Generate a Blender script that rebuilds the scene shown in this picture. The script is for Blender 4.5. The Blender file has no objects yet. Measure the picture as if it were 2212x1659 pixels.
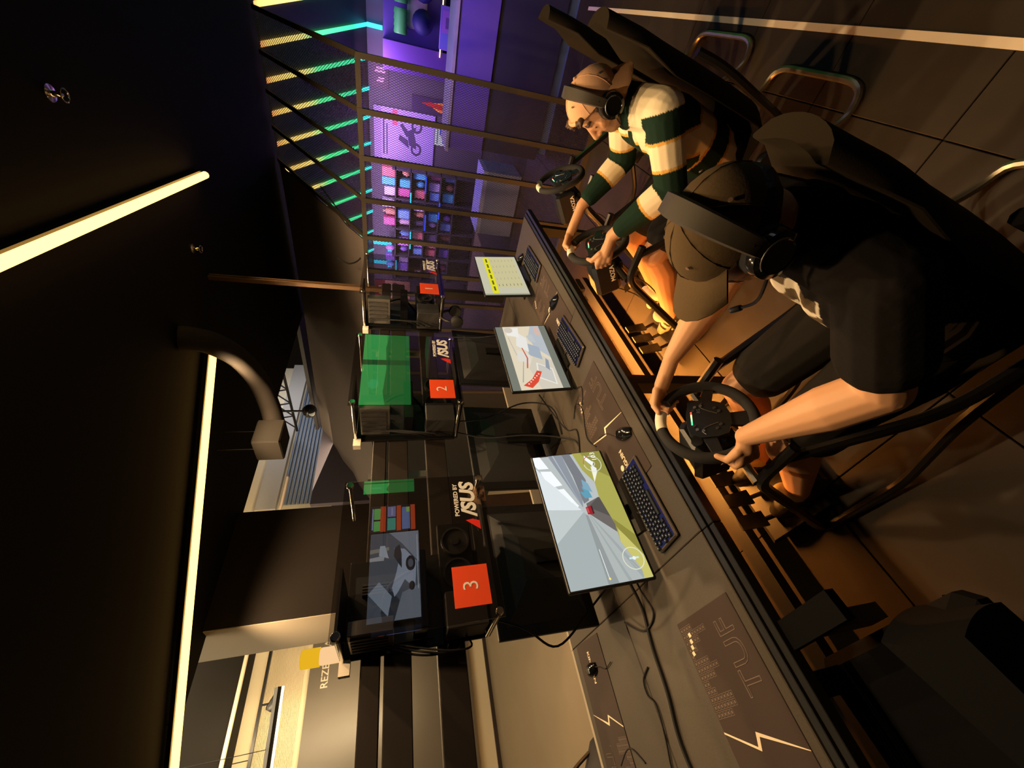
import bpy, math, random
from mathutils import Vector as V, Matrix
import numpy as np
random.seed(7)
sc = bpy.context.scene
C = sc.collection

# ------------------------------------------------------------------ camera
def setup_camera():
    f, cx, cy = 855.0, 829.5, 1106.0            # focal length in pixels of the 2212 x 1659 frame
    d = V((1675-cx, 862-cy, f)); n = V((800-cx, 4000-cy, f)); n.normalize()
    d = (d - n*d.dot(n)).normalized()
    Z = -n; Y = d; X = Y.cross(Z)
    toW = lambda c: V((X.dot(c), Y.dot(c), Z.dot(c)))
    right, down, fwd = toW(V((1,0,0))), toW(V((0,1,0))), toW(V((0,0,1)))
    # the picture was taken with the phone held upright and stored on its side
    cam = bpy.data.cameras.new('camera'); o = bpy.data.objects.new('camera', cam); C.objects.link(o)
    m = Matrix((down, right, -fwd)).transposed().to_4x4(); m.translation = V((0,0,1.75))
    o.matrix_world = m
    cam.sensor_fit = 'HORIZONTAL'; cam.sensor_width = 36.0; cam.lens = f/2212*36.0
    cam.clip_start = .05; cam.clip_end = 100
    sc.camera = o
setup_camera()
# ------------------------------------------------------------------ world, exposure
w = bpy.data.worlds.new('world'); sc.world = w; w.use_nodes = True
w.node_tree.nodes['Background'].inputs[0].default_value = (1,.75,.5,1)
w.node_tree.nodes['Background'].inputs[1].default_value = .004
sc.view_settings.view_transform = 'Standard'
try: sc.view_settings.look = 'None'
except Exception: pass
sc.view_settings.gamma = 1; sc.view_settings.use_curve_mapping = False
sc.view_settings.exposure = 0.0
TUBE = 5.0             # radiance of the warm ceiling tubes' diffusers
def area(name, loc, target, sx, sy, power, col, spread=180):
    l = bpy.data.lights.new(name, 'AREA'); l.shape = 'RECTANGLE'; l.size = sx; l.size_y = sy
    l.energy = power; l.color = col; l.spread = math.radians(spread)
    o = bpy.data.objects.new(name, l); C.objects.link(o); o.location = loc
    o.rotation_euler = (V(target)-V(loc)).to_track_quat('-Z','Y').to_euler()
    return o
area('hall_ceiling_light', (-6.6,1.0,5.2), (-7.6,1.0,0), 3.5, 6.0, 620, (1,.78,.48))
area('hall_shutter_light', (-7.2,8.2,5.0), (-8.9,8.4,3.4), 1.5, 3.5, 85, (.85,.88,1))
area('hall_wall_fill', (-7.45,1.2,3.12), (-8.9,1.4,3.7), .08, 3.0, 75, (1,.76,.44))  # added area light by the pendant, lifting the dark cream wall band
area('hall_ceiling_fill', (-6.6,4.0,3.3), (-6.6,4.5,5.6), 1.0, 4.0, 90, (1,.78,.48))  # added fill, no such fixture; brightens the beige hall ceiling from below
area('shop_ceiling_light', (-1.6,7.3,2.35), (-1.8,7.6,0), 3.6, 2.0, 62, (.34,.16,1))
area('shop_entry_light', (-.1,4.35,2.1), (-.15,5.3,.75), 1.6, .3, 8, (.36,.2,1), 90)
area('shop_wall_light', (-3.2,8.6,2.15), (-3.2,9.5,1.3), 5.0, .25, 95, (.75,.42,1))

# ------------------------------------------------------------------ materials
MATS = {}
def mat(name, col, rough=.5, metal=0, emit=None, es=0, noise=0, nscale=40, bump=0, spec=.5, coat=0):
    if name in MATS: return MATS[name]
    m = bpy.data.materials.new(name); m.use_nodes = True
    nt = m.node_tree; b = nt.nodes['Principled BSDF']
    c = (*col, 1)
    b.inputs['Base Color'].default_value = c
    b.inputs['Roughness'].default_value = rough; b.inputs['Metallic'].default_value = metal
    b.inputs['Specular IOR Level'].default_value = spec
    b.inputs['Coat Weight'].default_value = coat
    if emit:
        b.inputs['Emission Color'].default_value = (*emit, 1); b.inputs['Emission Strength'].default_value = es
    if noise or bump:
        tc = nt.nodes.new('ShaderNodeTexCoord'); nz = nt.nodes.new('ShaderNodeTexNoise')
        nz.inputs['Scale'].default_value = nscale; nz.inputs['Detail'].default_value = 5
        nt.links.new(tc.outputs['Object'], nz.inputs['Vector'])
        if noise:
            mx = nt.nodes.new('ShaderNodeMix'); mx.data_type = 'RGBA'
            mx.inputs['A'].default_value = tuple(x*(1-noise) for x in col)+(1,)
            mx.inputs['B'].default_value = tuple(min(1,x*(1+noise)) for x in col)+(1,)
            nt.links.new(nz.outputs['Fac'], mx.inputs['Factor']); nt.links.new(mx.outputs['Result'], b.inputs['Base Color'])
        if bump:
            bp = nt.nodes.new('ShaderNodeBump'); bp.inputs['Strength'].default_value = bump; bp.inputs['Distance'].default_value = .003
            nt.links.new(nz.outputs['Fac'], bp.inputs['Height']); nt.links.new(bp.outputs['Normal'], b.inputs['Normal'])
    MATS[name] = m; return m
def emi(name, col, s=1.0):
    if name in MATS: return MATS[name]
    m = bpy.data.materials.new(name); m.use_nodes = True; nt = m.node_tree; nt.nodes.clear()
    e = nt.nodes.new('ShaderNodeEmission'); e.inputs[0].default_value = (*col,1); e.inputs[1].default_value = s
    o = nt.nodes.new('ShaderNodeOutputMaterial'); nt.links.new(e.outputs[0], o.inputs[0]); MATS[name] = m; return m
def glassmat(name, tint, refl):
    if name in MATS: return MATS[name]
    m = bpy.data.materials.new(name); m.use_nodes = True; nt = m.node_tree; nt.nodes.clear()
    t = nt.nodes.new('ShaderNodeBsdfTransparent'); t.inputs[0].default_value = (*tint,1)
    g = nt.nodes.new('ShaderNodeBsdfGlossy'); g.inputs['Roughness'].default_value = .0
    fr = nt.nodes.new('ShaderNodeFresnel'); fr.inputs[0].default_value = 1.45
    ad = nt.nodes.new('ShaderNodeMath'); ad.operation = 'ADD'; ad.inputs[1].default_value = refl; ad.use_clamp = True
    mx = nt.nodes.new('ShaderNodeMixShader'); o = nt.nodes.new('ShaderNodeOutputMaterial')
    ge = nt.nodes.new('ShaderNodeNewGeometry'); sb = nt.nodes.new('ShaderNodeMath'); sb.operation = 'SUBTRACT'; sb.inputs[0].default_value = 1; ml = nt.nodes.new('ShaderNodeMath'); ml.operation = 'MULTIPLY'
    nt.links.new(ge.outputs['Backfacing'], sb.inputs[1]); nt.links.new(fr.outputs[0], ad.inputs[0]); nt.links.new(ad.outputs[0], ml.inputs[0]); nt.links.new(sb.outputs[0], ml.inputs[1]); nt.links.new(ml.outputs[0], mx.inputs[0])
    nt.links.new(t.outputs[0], mx.inputs[1]); nt.links.new(g.outputs[0], mx.inputs[2]); nt.links.new(mx.outputs[0], o.inputs[0])
    MATS[name] = m; return m
def vcol(name, rough=.6, spec=.4, bump=0, nscale=60, sss=0):
    if name in MATS: return MATS[name]
    m = mat(name, (.5,.5,.5), rough, spec=spec, bump=bump, nscale=nscale)
    nt = m.node_tree; a = nt.nodes.new('ShaderNodeAttribute'); a.attribute_name = 'Col'
    nt.links.new(a.outputs['Color'], nt.nodes['Principled BSDF'].inputs['Base Color']); return m
def ledmat():
    # addressable LED strip: the colour runs along its length (object Y)
    m = bpy.data.materials.new('rainbow_led'); m.use_nodes = True; nt = m.node_tree; nt.nodes.clear()
    tc = nt.nodes.new('ShaderNodeTexCoord'); sp = nt.nodes.new('ShaderNodeSeparateXYZ')
    mr = nt.nodes.new('ShaderNodeMapRange'); mr.inputs[1].default_value = 5.6; mr.inputs[2].default_value = 9.6
    cr = nt.nodes.new('ShaderNodeValToRGB'); e = nt.nodes.new('ShaderNodeEmission'); e.inputs[1].default_value = 2.0
    el = cr.color_ramp.elements
    el[0].position = 0; el[0].color = (1,.06,.06,1); el[1].position = 1; el[1].color = (.05,.65,1,1)
    for p,c in ((.10,(1,.12,.08,1)),(.17,(1,.62,.16,1)),(.36,(1,.75,.22,1)),(.46,(.1,.9,.3,1)),(.8,(.04,.8,.35,1))):
        k = el.new(p); k.color = c
    o = nt.nodes.new('ShaderNodeOutputMaterial')
    nt.links.new(tc.outputs['Object'], sp.inputs[0]); nt.links.new(sp.outputs['Y'], mr.inputs[0]); nt.links.new(mr.outputs[0], cr.inputs[0])
    nt.links.new(cr.outputs[0], e.inputs[0]); nt.links.new(e.outputs[0], o.inputs[0]); return m
BLK = mat('black_plastic', (.012,.012,.013), .42)
BLKG = mat('gloss_black', (.008,.008,.009), .12)
BLKM = mat('matt_black_metal', (.015,.014,.013), .38, .3)
DARK = mat('dark_grey_plastic', (.035,.034,.034), .5)
CHR = mat('chrome', (.85,.82,.78), .12, 1)
STEEL = mat('steel', (.35,.33,.30), .35, .9)
RUB = mat('rubber', (.01,.01,.01), .8)
WHT = mat('white_print', (.85,.84,.8), .5)
RED = mat('red_print', (.75,.03,.02), .4)
ORG = mat('orange_card', (.85,.075,.015), .45)

# ------------------------------------------------------------------ mesh building
class MB:
    def __init__(s): s.v=[]; s.f=[]; s.mi=[]; s.m=0
    def add(s, vs, fs):
        b=len(s.v); s.v += [tuple(p) for p in vs]; s.f += [tuple(b+i for i in q) for q in fs]; s.mi += [s.m]*len(fs); return s
    def box(s, x0,x1,y0,y1,z0,z1):
        return s.add([(x0,y0,z0),(x1,y0,z0),(x1,y1,z0),(x0,y1,z0),(x0,y0,z1),(x1,y0,z1),(x1,y1,z1),(x0,y1,z1)],
            [(0,3,2,1),(4,5,6,7),(0,1,5,4),(1,2,6,5),(2,3,7,6),(3,0,4,7)])
    def bbox(s, x0,x1,y0,y1,z0,z1, b=.004):
        # box with chamfered vertical and top edges
        r=[]
        for z,i in ((z0,b),(z0+b,0),(z1-b,0),(z1,b)):
            a,c,d,e = x0+i,x1-i,y0+i,y1-i; k=b
            r.append([(a+k,d,z),(c-k,d,z),(c,d+k,z),(c,e-k,z),(c-k,e,z),(a+k,e,z),(a,e-k,z),(a,d+k,z)])
        return s.loft(r)
    def loft(s, rings, cap=True, close=True):
        n=len(rings[0]); vs=[p for r in rings for p in r]; fs=[]
        for i in range(len(rings)-1):
            for j in range(n if close else n-1):
                k=(j+1)%n; fs.append((i*n+j, i*n+k, (i+1)*n+k, (i+1)*n+j))
        if cap and close: fs += [tuple(range(n-1,-1,-1)), tuple(range((len(rings)-1)*n, len(rings)*n))]
        return s.add(vs,fs)
    def tube(s, pts, r, n=8, closed=False, flat=None):
        pts=[V(p) for p in pts]; m=len(pts); R=r if isinstance(r,(list,tuple)) else [r]*m
        rings=[]; up=None
        for i in range(m):
            a=pts[(i-1)%m] if (closed or i>0) else pts[i]; b=pts[(i+1)%m] if (closed or i<m-1) else pts[i]
            t=(b-a).normalized() if (b-a).length>1e-9 else V((0,0,1))
            if up is None:
                up = V((0,0,1)) if abs(t.z)<.9 else V((1,0,0))
            x=(up - t*up.dot(t)); x = x.normalized() if x.length>1e-6 else t.orthogonal().normalized()
            y=t.cross(x); up=x
            rings.append([pts[i]+(x*math.cos(2*math.pi*k/n)+y*math.sin(2*math.pi*k/n))*R[i] for k in range(n)])
        if closed: rings.append(rings[0])
        return s.loft(rings, cap=not closed)
    def disc(s, c, ax, prof, n=20):
        # lathe: prof = [(radius, along)], around axis ax through c
        ax=V(ax).normalized(); x=ax.orthogonal().normalized(); y=ax.cross(x); c=V(c)
        return s.loft([[c+ax*h+(x*math.cos(2*math.pi*k/n)+y*math.sin(2*math.pi*k/n))*max(r,1e-4) for k in range(n)] for r,h in prof])
    def ball(s, c, r, n=12, sc_=(1,1,1), M=None):
        rings=[]
        for i in range(n//2+1):
            th=math.pi*i/(n//2); rr=max(math.sin(th),1e-3)
            ring=[]
            for k in range(n):
                p=V((rr*math.cos(2*math.pi*k/n)*sc_[0], rr*math.sin(2*math.pi*k/n)*sc_[1], -math.cos(th)*sc_[2]))*r
                if M: p=M@p
                ring.append(V(c)+p)
            rings.append(ring)
        return s.loft(rings)
    def cap(s, a, b, ra, rb, n=14):
        # tapered capsule
        a,b=V(a),V(b); t=(b-a); L=t.length
        if L<1e-6: return s.ball(a,max(ra,rb),n)
        t/=L; x=t.orthogonal().normalized(); y=t.cross(x); rings=[]
        for i in range(6):
            th=math.pi/2*(1-i/5.0); rings.append((a-t*ra*math.sin(th), max(ra*math.cos(th),1e-4)))
        for i in range(1,6):
            th=math.pi/2*i/5.0
            if i==1: rings.append((b, rb))
            rings.append((b+t*rb*math.sin(th), max(rb*math.cos(th),1e-4)))
        return s.loft([[c+(x*math.cos(2*math.pi*k/n)+y*math.sin(2*math.pi*k/n))*r for k in range(n)] for c,r in rings])
    def prism(s, poly, off):
        # polygon (3D points) extruded by vector off
        n=len(poly); off=V(off); vs=[V(p) for p in poly]+[V(p)+off for p in poly]
        return s.add(vs,[tuple(range(n-1,-1,-1)),tuple(range(n,2*n))]+[(i,(i+1)%n,n+(i+1)%n,n+i) for i in range(n)])
    def mesh(s, name, mats, smooth=False):
        me=bpy.data.meshes.new(name); me.from_pydata(s.v,[],s.f)
        for m in (mats if isinstance(mats,(list,tuple)) else [mats]): me.materials.append(m)
        if any(s.mi): me.polygons.foreach_set('material_index', s.mi)
        me.update()
        import bmesh
        bm=bmesh.new(); bm.from_mesh(me); bmesh.ops.recalc_face_normals(bm, faces=bm.faces); bm.to_mesh(me); bm.free()
        if smooth:
            try: me.shade_smooth()
            except Exception: me.polygons.foreach_set('use_smooth',[True]*len(me.polygons))
            try: me.set_sharp_from_angle(angle=math.radians(40))
            except Exception: pass
        return me
    def obj(s, name, mats, parent=None, smooth=False):
        return link(name, s.mesh(name, mats, smooth), parent)
def link(name, me, parent=None, loc=None):
    o=bpy.data.objects.new(name, me); C.objects.link(o)
    if parent: o.parent=parent
    if loc: o.location=loc
    return o
def tag(o, label, cat, group=None):
    o['label']=label; o['category']=cat
    if group: o['group']=group
    return o
def thing(name, label, cat, loc=(0,0,0), rz=0, group=None):
    o=bpy.data.objects.new(name,None); C.objects.link(o); o.location=loc; o.rotation_euler=(0,0,rz)
    o.empty_display_size=.05
    return tag(o,label,cat,group)
def struct(name, mb, m, parent=None):
    o=mb.obj(name,m,parent)
    if not parent: o['kind']='structure'
    return o
def dup(root, loc, rz=0, label=None, group=None):
    r=root.copy(); C.objects.link(r); r.location=loc; r.rotation_euler=(0,0,rz)
    if label: r['label']=label
    if group: r['group']=group
    for ch in list(root.children):
        c=ch.copy(); C.objects.link(c); c.parent=r
        for g in list(ch.children):
            d=g.copy(); C.objects.link(d); d.parent=c
    return r
def basis(x,y,z,loc):
    m=Matrix((V(x),V(y),V(z))).transposed().to_4x4(); m.translation=V(loc); return m
def text(name, body, size, M, m, parent=None, ext=.0006, align='CENTER', outline=0, bold=0, shear=0):
    cu=bpy.data.curves.new(name,'FONT'); cu.body=body; cu.size=size; cu.extrude=ext; cu.align_x=align; cu.align_y='CENTER'
    cu.offset=bold; cu.shear=shear; cu.resolution_u=3
    if outline: cu.fill_mode='NONE'; cu.bevel_depth=outline; cu.extrude=0
    t=bpy.data.objects.new('tmp_text',cu); C.objects.link(t)
    dg=bpy.context.evaluated_depsgraph_get()
    me=bpy.data.meshes.new_from_object(t.evaluated_get(dg)); bpy.data.objects.remove(t); bpy.data.curves.remove(cu)
    me.transform(M); me.materials.clear(); me.materials.append(m); me.name=name
    return link(name,me,parent)
def picture(name, O, A, B, W, H, polys, parent, strength=1.0, step=.0004, key=None):
    # flat coloured shapes in the plane O + a*A*W + b*B*H ; lighted screen or flat print
    N=A.cross(B); mb=MB(); mats=[]; idx={}
    for i,(col,pts) in enumerate(polys):
        k=tuple(round(c,3) for c in col)
        if k not in idx:
            idx[k]=len(mats)
            nm='%s_%s_%.2f_%d_%d_%d'%(key or 'print', 'e' if strength else 'p', strength, *[int(c*255) for c in k])
            mats.append(emi(nm,k,strength) if strength else mat(nm,k,.5))
        mb.m=idx[k]
        mb.add([O+A*(a*W)+B*(b*H)+N*(step*i*.5+.0003) for a,b in pts],[tuple(range(len(pts)))])
    me=bpy.data.meshes.new(name); me.from_pydata(mb.v,[],mb.f)
    for m in mats: me.materials.append(m)
    me.polygons.foreach_set('material_index',mb.mi); me.update()
    return link(name,me,parent)
def rect(a0,a1,b0,b1): return [(a0,b0),(a1,b0),(a1,b1),(a0,b1)]
def circ(a,b,r,asp=1.0,n=20): return [(a+r*math.cos(2*math.pi*k/n), b+r*asp*math.sin(2*math.pi*k/n)) for k in range(n)]
def ring(a,b,r,wd,asp=1.0,n=28,t0=0,t1=2*math.pi):
    o=[(a+r*math.cos(t0+(t1-t0)*k/n), b+r*asp*math.sin(t0+(t1-t0)*k/n)) for k in range(n+1)]
    i=[(a+(r-wd)*math.cos(t0+(t1-t0)*k/n), b+(r-wd)*asp*math.sin(t0+(t1-t0)*k/n)) for k in range(n,-1,-1)]
    return o+i
def spline(pts, n=8):
    pts=[V(p) for p in pts]; out=[]
    for i in range(len(pts)-1):
        p0=pts[max(i-1,0)]; p1=pts[i]; p2=pts[i+1]; p3=pts[min(i+2,len(pts)-1)]
        for k in range(n):
            t=k/n
            out.append(.5*((2*p1)+(p2-p0)*t+(2*p0-5*p1+4*p2-p3)*t*t+(3*p1-p0-3*p2+p3)*t**3))
    return out+[pts[-1]]
YA=V((0,1,0)); ZA=V((0,0,1)); XA=V((1,0,0))
# ================================================================== THE SETTING
FLOOR = mat('floor_slab', (.012,.010,.008), .9)
TILE = mat('stone_tile', (.034,.027,.019), .5, noise=.22, nscale=9, bump=.05, spec=.15)
fl = struct('floor', MB().box(-9.2,3.2,-2.2,10,-.2,-.012), FLOOR)
tm = MB().bbox(-.298,.298,-.298,.298,-.02,0,.002).mesh('tile', TILE)
for i in range(9):
    for j in range(13):
        t=link('tile', tm, fl, (-3.29+i*.6, -1.5+j*.6, 0))
struct('trim_1', MB().box(.245,.272,.2,5.0,-.002,.002), mat('floor_line', (.75,.66,.5), .5))
struct('floor_hall', MB().box(-8.9,-3.6,-2.2,9,-.1,-.001), mat('hall_floor', (.20,.155,.10), .35, noise=.1, nscale=3))
CEIL = mat('ceiling_black', (.004,.0035,.003), .85, spec=.2)
struct('ceiling', MB().box(-4.1,3.2,-2.2,6.05,3.2,3.35), CEIL)
struct('wall_right', MB().box(2.62,2.8,-2.2,10,0,3.3), mat('dark_wall', (.02,.018,.016), .7, spec=.2))
struct('wall_back', MB().box(-9,2.8,-2.4,-2.2,0,5.8), mat('dark_wall', (.02,.018,.016), .7, spec=.2))
# ceiling tubes (warm linear lamps)
TM = emi('warm_tube', (1,.52,.115), TUBE)
def tube_lamp(a, b, label, watts):
    a,b=V(a),V(b); d=(b-a); L=d.length
    t=thing('linear_lamp', label, 'lamp', (a+b)/2, math.atan2(d.y,d.x), 'warm linear ceiling lamps')
    MB().box(-L/2-.012,L/2+.012,-.028,.028,.022,.05).obj('housing', BLKM, t)
    MB().tube([(-L/2,0,0),(L/2,0,0)], .024, 10).obj('diffuser', TM, t, True)
    for s in (-1,1): MB().disc((s*(L/2+.006),0,.002),(1,0,0),[(.026,-.007),(.026,.007)],10).obj('end_cap', BLKM, t)
    for s in (-.8,.8): MB().tube([(s*L/2,0,.05),(s*L/2,0,.068)], .005, 6).obj('bracket', BLKM, t)
    for k in range(4):
        l=bpy.data.lights.new('tube_light','SPOT'); l.energy=watts; l.color=(1,.66,.34); l.spot_size=2.75; l.spot_blend=.5; l.shadow_soft_size=.04
        q=bpy.data.objects.new('tube_light',l); C.objects.link(q); q.parent=t; q.location=(-L/2+L*(k+.5)/4,0,-.032)
tube_lamp((-.80,.25,3.13),(-1.285,3.609,3.13), 'warm glowing linear ceiling lamp running towards the mesh partition', 110)
tube_lamp((-4.05,.50,3.13),(-2.324,2.871,3.13), 'warm glowing linear ceiling lamp set diagonally over the computer rack', 110)
# smoke detector / sprinkler on the ceiling
def sprinkler(loc, label, s=1):
    t=thing('ceiling_sprinkler', label, 'sprinkler', loc)
    MB().disc((0,0,0),(0,0,-1),[(.035*s,0),(.035*s,.008),(.012*s,.012),(.010*s,.045),(.006*s,.05)],14).obj('body', CHR, t, True)
    MB().tube([(.026*s*math.cos(k/14*6.283),.026*s*math.sin(k/14*6.283),-.055) for k in range(14)], .0035*s, 6, True).obj('deflector', CHR, t, True)
sprinkler((-.62,2.46,3.2), 'small chrome sprinkler head on the black ceiling')
sprinkler((-1.68,3.2,3.2), 'small dark sprinkler head on ceiling above computer rack')
# ------------------------------------------------------------------ mesh partition
FR = mat('partition_steel', (.055,.042,.03), .45, .3)
mp = thing('mesh_partition', 'dark steel partition with expanded metal mesh between desk and shop', 'partition', (0,4.0,0))
PX=[-.40,-.755,-1.10,-1.455,-1.81,-2.165,-2.52,-2.875,-3.23,-3.585,-3.94]
TOPZ=2.06
for x in PX: MB().box(x-.02,x+.02,-.02,.02,0,TOPZ).obj('post', FR, mp)
for z0,z1 in ((0,.05),(TOPZ-.035,TOPZ+.005)): MB().box(PX[-1],PX[0],-.016,.024,z0,z1).obj('rail', FR, mp)
def wires(x0,x1,z0,z1,pitch,slope,w):
    mb=MB(); H=z1-z0; dx=H/slope
    n=int((x1-x0+dx)/pitch)
    for sgn in (1,-1):
        for i in range(n+1):
            a=x0-dx+i*pitch
            xa,za,xb,zb=a,z0,a+dx,z1
            if xa<x0: za=z0+(x0-xa)*slope; xa=x0
            if xb>x1: zb=z1-(xb-x1)*slope; xb=x1
            if zb-za<.01: continue
            if sgn<0: xa,xb=x0+x1-xa,x0+x1-xb
            mb.box(0,0,0,0,0,0) if False else mb.add([(xa-w,-.002,za),(xa+w,-.002,za),(xb+w,-.002,zb),(xb-w,-.002,zb),(xa-w,.002,za),(xa+w,.002,za),(xb+w,.002,zb),(xb-w,.002,zb)],
                [(0,1,2,3),(7,6,5,4),(0,4,5,1),(3,2,6,7),(0,3,7,4),(1,5,6,2)])
    return mb
MW=mat('mesh_wire', (.04,.034,.03), .5, .4)
for i in range(len(PX)-1):
    o=wires(PX[i+1]+.02,PX[i]-.02,.05,TOPZ-.03,.017,1.9,.0014).obj('wire_mesh', MW, mp); o['kind']='stuff'
sl=math.atan2(3.17-TOPZ, 1.95)
for x in PX[:5]:
    MB().prism([(x-.02,-.02,TOPZ-.02),(x+.02,-.02,TOPZ-.02),(x+.02,.02,TOPZ-.02),(x-.02,.02,TOPZ-.02)],(0,1.95,1.14)).obj('slanted_bar', FR, mp)
L=math.hypot(1.95,1.12)
for i in range(4):
    o=wires(PX[i+1]+.02,PX[i]-.02,0,L,.022,1.9,.0012).obj('wire_mesh', MW, mp); o['kind']='stuff'
    o.location=(0,0,TOPZ); o.rotation_euler=(-(math.pi/2-sl),0,0)
struct('wall_partition', MB().box(-7.0,-3.965,3.98,4.04,0,2.05), mat('dark_wall', (.02,.018,.016), .7, spec=.2))
# sloped fabric valance continuing the slanted part beyond the mesh
mb=MB(); nx,ny=90,1
vs=[];fs=[]
for i in range(nx+1):
    x=-1.84-i*(6.2/nx)
    for j in range(8):
        t=j/7; off=.022*math.sin(j*2.4+.05*i)
        vs.append((x, .0+1.95*t, TOPZ+1.13*t+off))
for i in range(nx):
    for j in range(7): fs.append((i*8+j,(i+1)*8+j,(i+1)*8+j+1,i*8+j+1))
mb.add(vs,fs); n=len(mb.v)
mb.add([(x,y+.01,z-.012) for x,y,z in vs],[tuple(reversed(q)) for q in fs])
o=mb.obj('fabric_valance', mat('valance_cloth', (.12,.098,.088), .9, bump=.2, spec=.1), None, True); o.location=(0,4.0,0)
tag(o,'sloping grey brown cloth valance hung beside the mesh roof','valance')
o=MB().tube(spline([(-1.70,4.9,2.55),(-1.80,4.6,2.36),(-1.93,4.3,2.18),(-2.06,4.1,2.10),(-2.10,3.98,2.2),(-2.04,3.97,2.32)],8),.008,8).obj('hanging_cable',RUB); tag(o,'loose black cable looped over the top of the mesh partition','cable')
# ------------------------------------------------------------------ shop behind the mesh
struct('wall_shop', MB().box(-7.0,2.62,9.5,9.6,0,3.2), mat('shop_wall', (.10,.085,.11), .6))
struct('wall_shop_side', MB().box(-7.1,-7.0,4.2,9.6,0,3.2), mat('shop_wall', (.10,.085,.11), .6))
cl=MB(); cl.add([(-7,5.95,3.28),(2.6,5.95,3.28),(2.6,9.5,2.28),(-7,9.5,2.28),(-7,5.95,3.34),(2.6,5.95,3.34),(2.6,9.5,2.34),(-7,9.5,2.34)],[(0,1,2,3),(4,7,6,5),(0,4,5,1),(2,6,7,3),(0,3,7,4),(1,5,6,2)])
struct('ceiling_shop', cl, mat('shop_ceiling', (.025,.022,.026), .5))
LED=ledmat()
for i in range(11):
    x=-.412-.318*i; e=-.05-.45*i
    t=tag(MB().add([(x-.025,5.97,3.26),(x+.025,5.97,3.26),(e+.025,9.44,2.275),(e-.025,9.44,2.275),(x-.025,5.97,3.245),(x+.025,5.97,3.245),(e+.025,9.44,2.26),(e-.025,9.44,2.26)],
        [(0,1,2,3),(7,6,5,4),(0,4,5,1),(2,6,7,3),(0,3,7,4),(1,5,6,2)]).obj('led_strip', LED), 'rainbow LED strip on the sloping shop ceiling', 'led strip', 'rainbow ceiling LED strips')
CY=emi('cyan_led', (.05,.62,1), 2.6)
for x,z0 in ((-.05,2.02),(-.5,2.02),(-4.37,1.95),(-4.86,1.95)):
    tag(MB().box(x-.03,x+.03,9.40,9.46,z0,2.27).obj('wall_led', CY), 'short cyan LED strip running down the shop wall', 'led strip', 'cyan wall LED strips')
tag(MB().box(-5.1,-4.3,9.38,9.46,1.86,1.95).obj('shelf_led', CY), 'long cyan LED bar above the far shop shelf', 'led strip')
# counter
PUR=mat('purple_panel', (.12,.075,.34), .5)
ct=thing('shop_counter', 'long counter with purple upper panel and dark blue base', 'counter', (0,5.25,0))
MB().box(-1.16,1.6,0,.6,.12,.80).obj('base', mat('navy_panel', (.02,.022,.05), .5), ct)
MB().box(-1.18,1.6,-.03,.6,.80,1.19).obj('upper_panel', PUR, ct)
MB().box(-1.22,1.6,-.05,.66,1.19,1.22).obj('counter_top', mat('counter_edge', (.35,.33,.36), .4), ct)
MB().box(-1.1,1.6,.05,.55,0,.12).obj('plinth', mat('blue_plinth', (.08,.14,.42), .5), ct)
# wall shelves with goods
SH=mat('shelf_board', (.05,.045,.06), .5)
sh=thing('shop_shelf', 'tall dark wall shelf crowded with colourful goods', 'shelf', (-3.62,9.498,0))
ZS=[.55,.86,1.17,1.48,1.79]
for z in ZS: MB().box(-1.5,1.0,-.36,0,z-.02,z).obj('board', SH, sh)
for x in (-1.5,-.9,-.25,.4,.985): MB().box(x-.015,x+.015,-.36,0,0,1.85).obj('upright', SH, sh)
gcol=[(.75,.15,.35),(.65,.3,.75),(.2,.45,.8),(.1,.6,.75),(.8,.35,.2),(.5,.45,.6),(.85,.65,.75),(.12,.1,.2),(.8,.75,.85),(.25,.15,.55),(.75,.2,.2)]
kinds=['upright','flat','rounded']
gm={}
def goods_mesh(ci,k,w,d,h):
    mb=MB()
    if k==0: mb.bbox(-w/2,w/2,-d/2,d/2,0,h,.008)
    elif k==1: mb.disc((0,0,0),(0,0,1),[(w*.36,0),(w*.4,.01),(w*.4,h*.72),(w*.18,h*.82),(w*.16,h)],12)
    else:
        mb.ball((0,0,h*.42),h*.42,12,(w/h*.95,.8,1)); 
    return mb.mesh('goods', mat('goods_%d'%ci, gcol[ci], .5), k>0)
meshes=[goods_mesh(ci,k,.19,.2,.24) for ci in range(len(gcol)) for k in range(3)]
knd=['boxed toy','canister','plush toy']
cnames=['pink','violet','blue','cyan','orange','grey','pale pink','dark','white','indigo','red']
for z in ZS:
    for c,(x0,x1) in enumerate(((-1.48,-.92),(-.88,-.27),(-.23,.38),(.42,.98))):
        for q in range(3):
            if random.random()<.1: continue
            ci=random.randrange(len(gcol)); k=random.choice([0,0,0,1,2])
            o=link(knd[k].replace(' ','_'), meshes[ci*3+k], None, (-3.62+x0+.1+q*.19+random.uniform(-.01,.01), 9.5-.18, z))
            s=random.uniform(.8,1.12); o.scale=(random.uniform(.75,.95),.95,s)
            tag(o,'%s %s on the shop shelf behind the mesh'%(cnames[ci],knd[k]), 'toy', 'goods on the tall shop shelf')
for x,z,w in ((-4.8,1.79,.34),(-4.1,1.48,.4),(-3.65,1.17,.35),(-3.2,1.5,.3),(-3.35,.88,.35),(-2.85,1.2,.34)):
    tag(MB().box(x-w/2,x+w/2,9.10,9.135,z-.045,z-.022).obj('shelf_led', emi('blue_led' if z<1.3 else 'cyan_led', (.02,.06,1) if z<1.3 else (.05,.62,1), 2.2)), 'short lit strip under a board of the tall shop shelf', 'led strip', 'lit strips under shelf boards')
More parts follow.
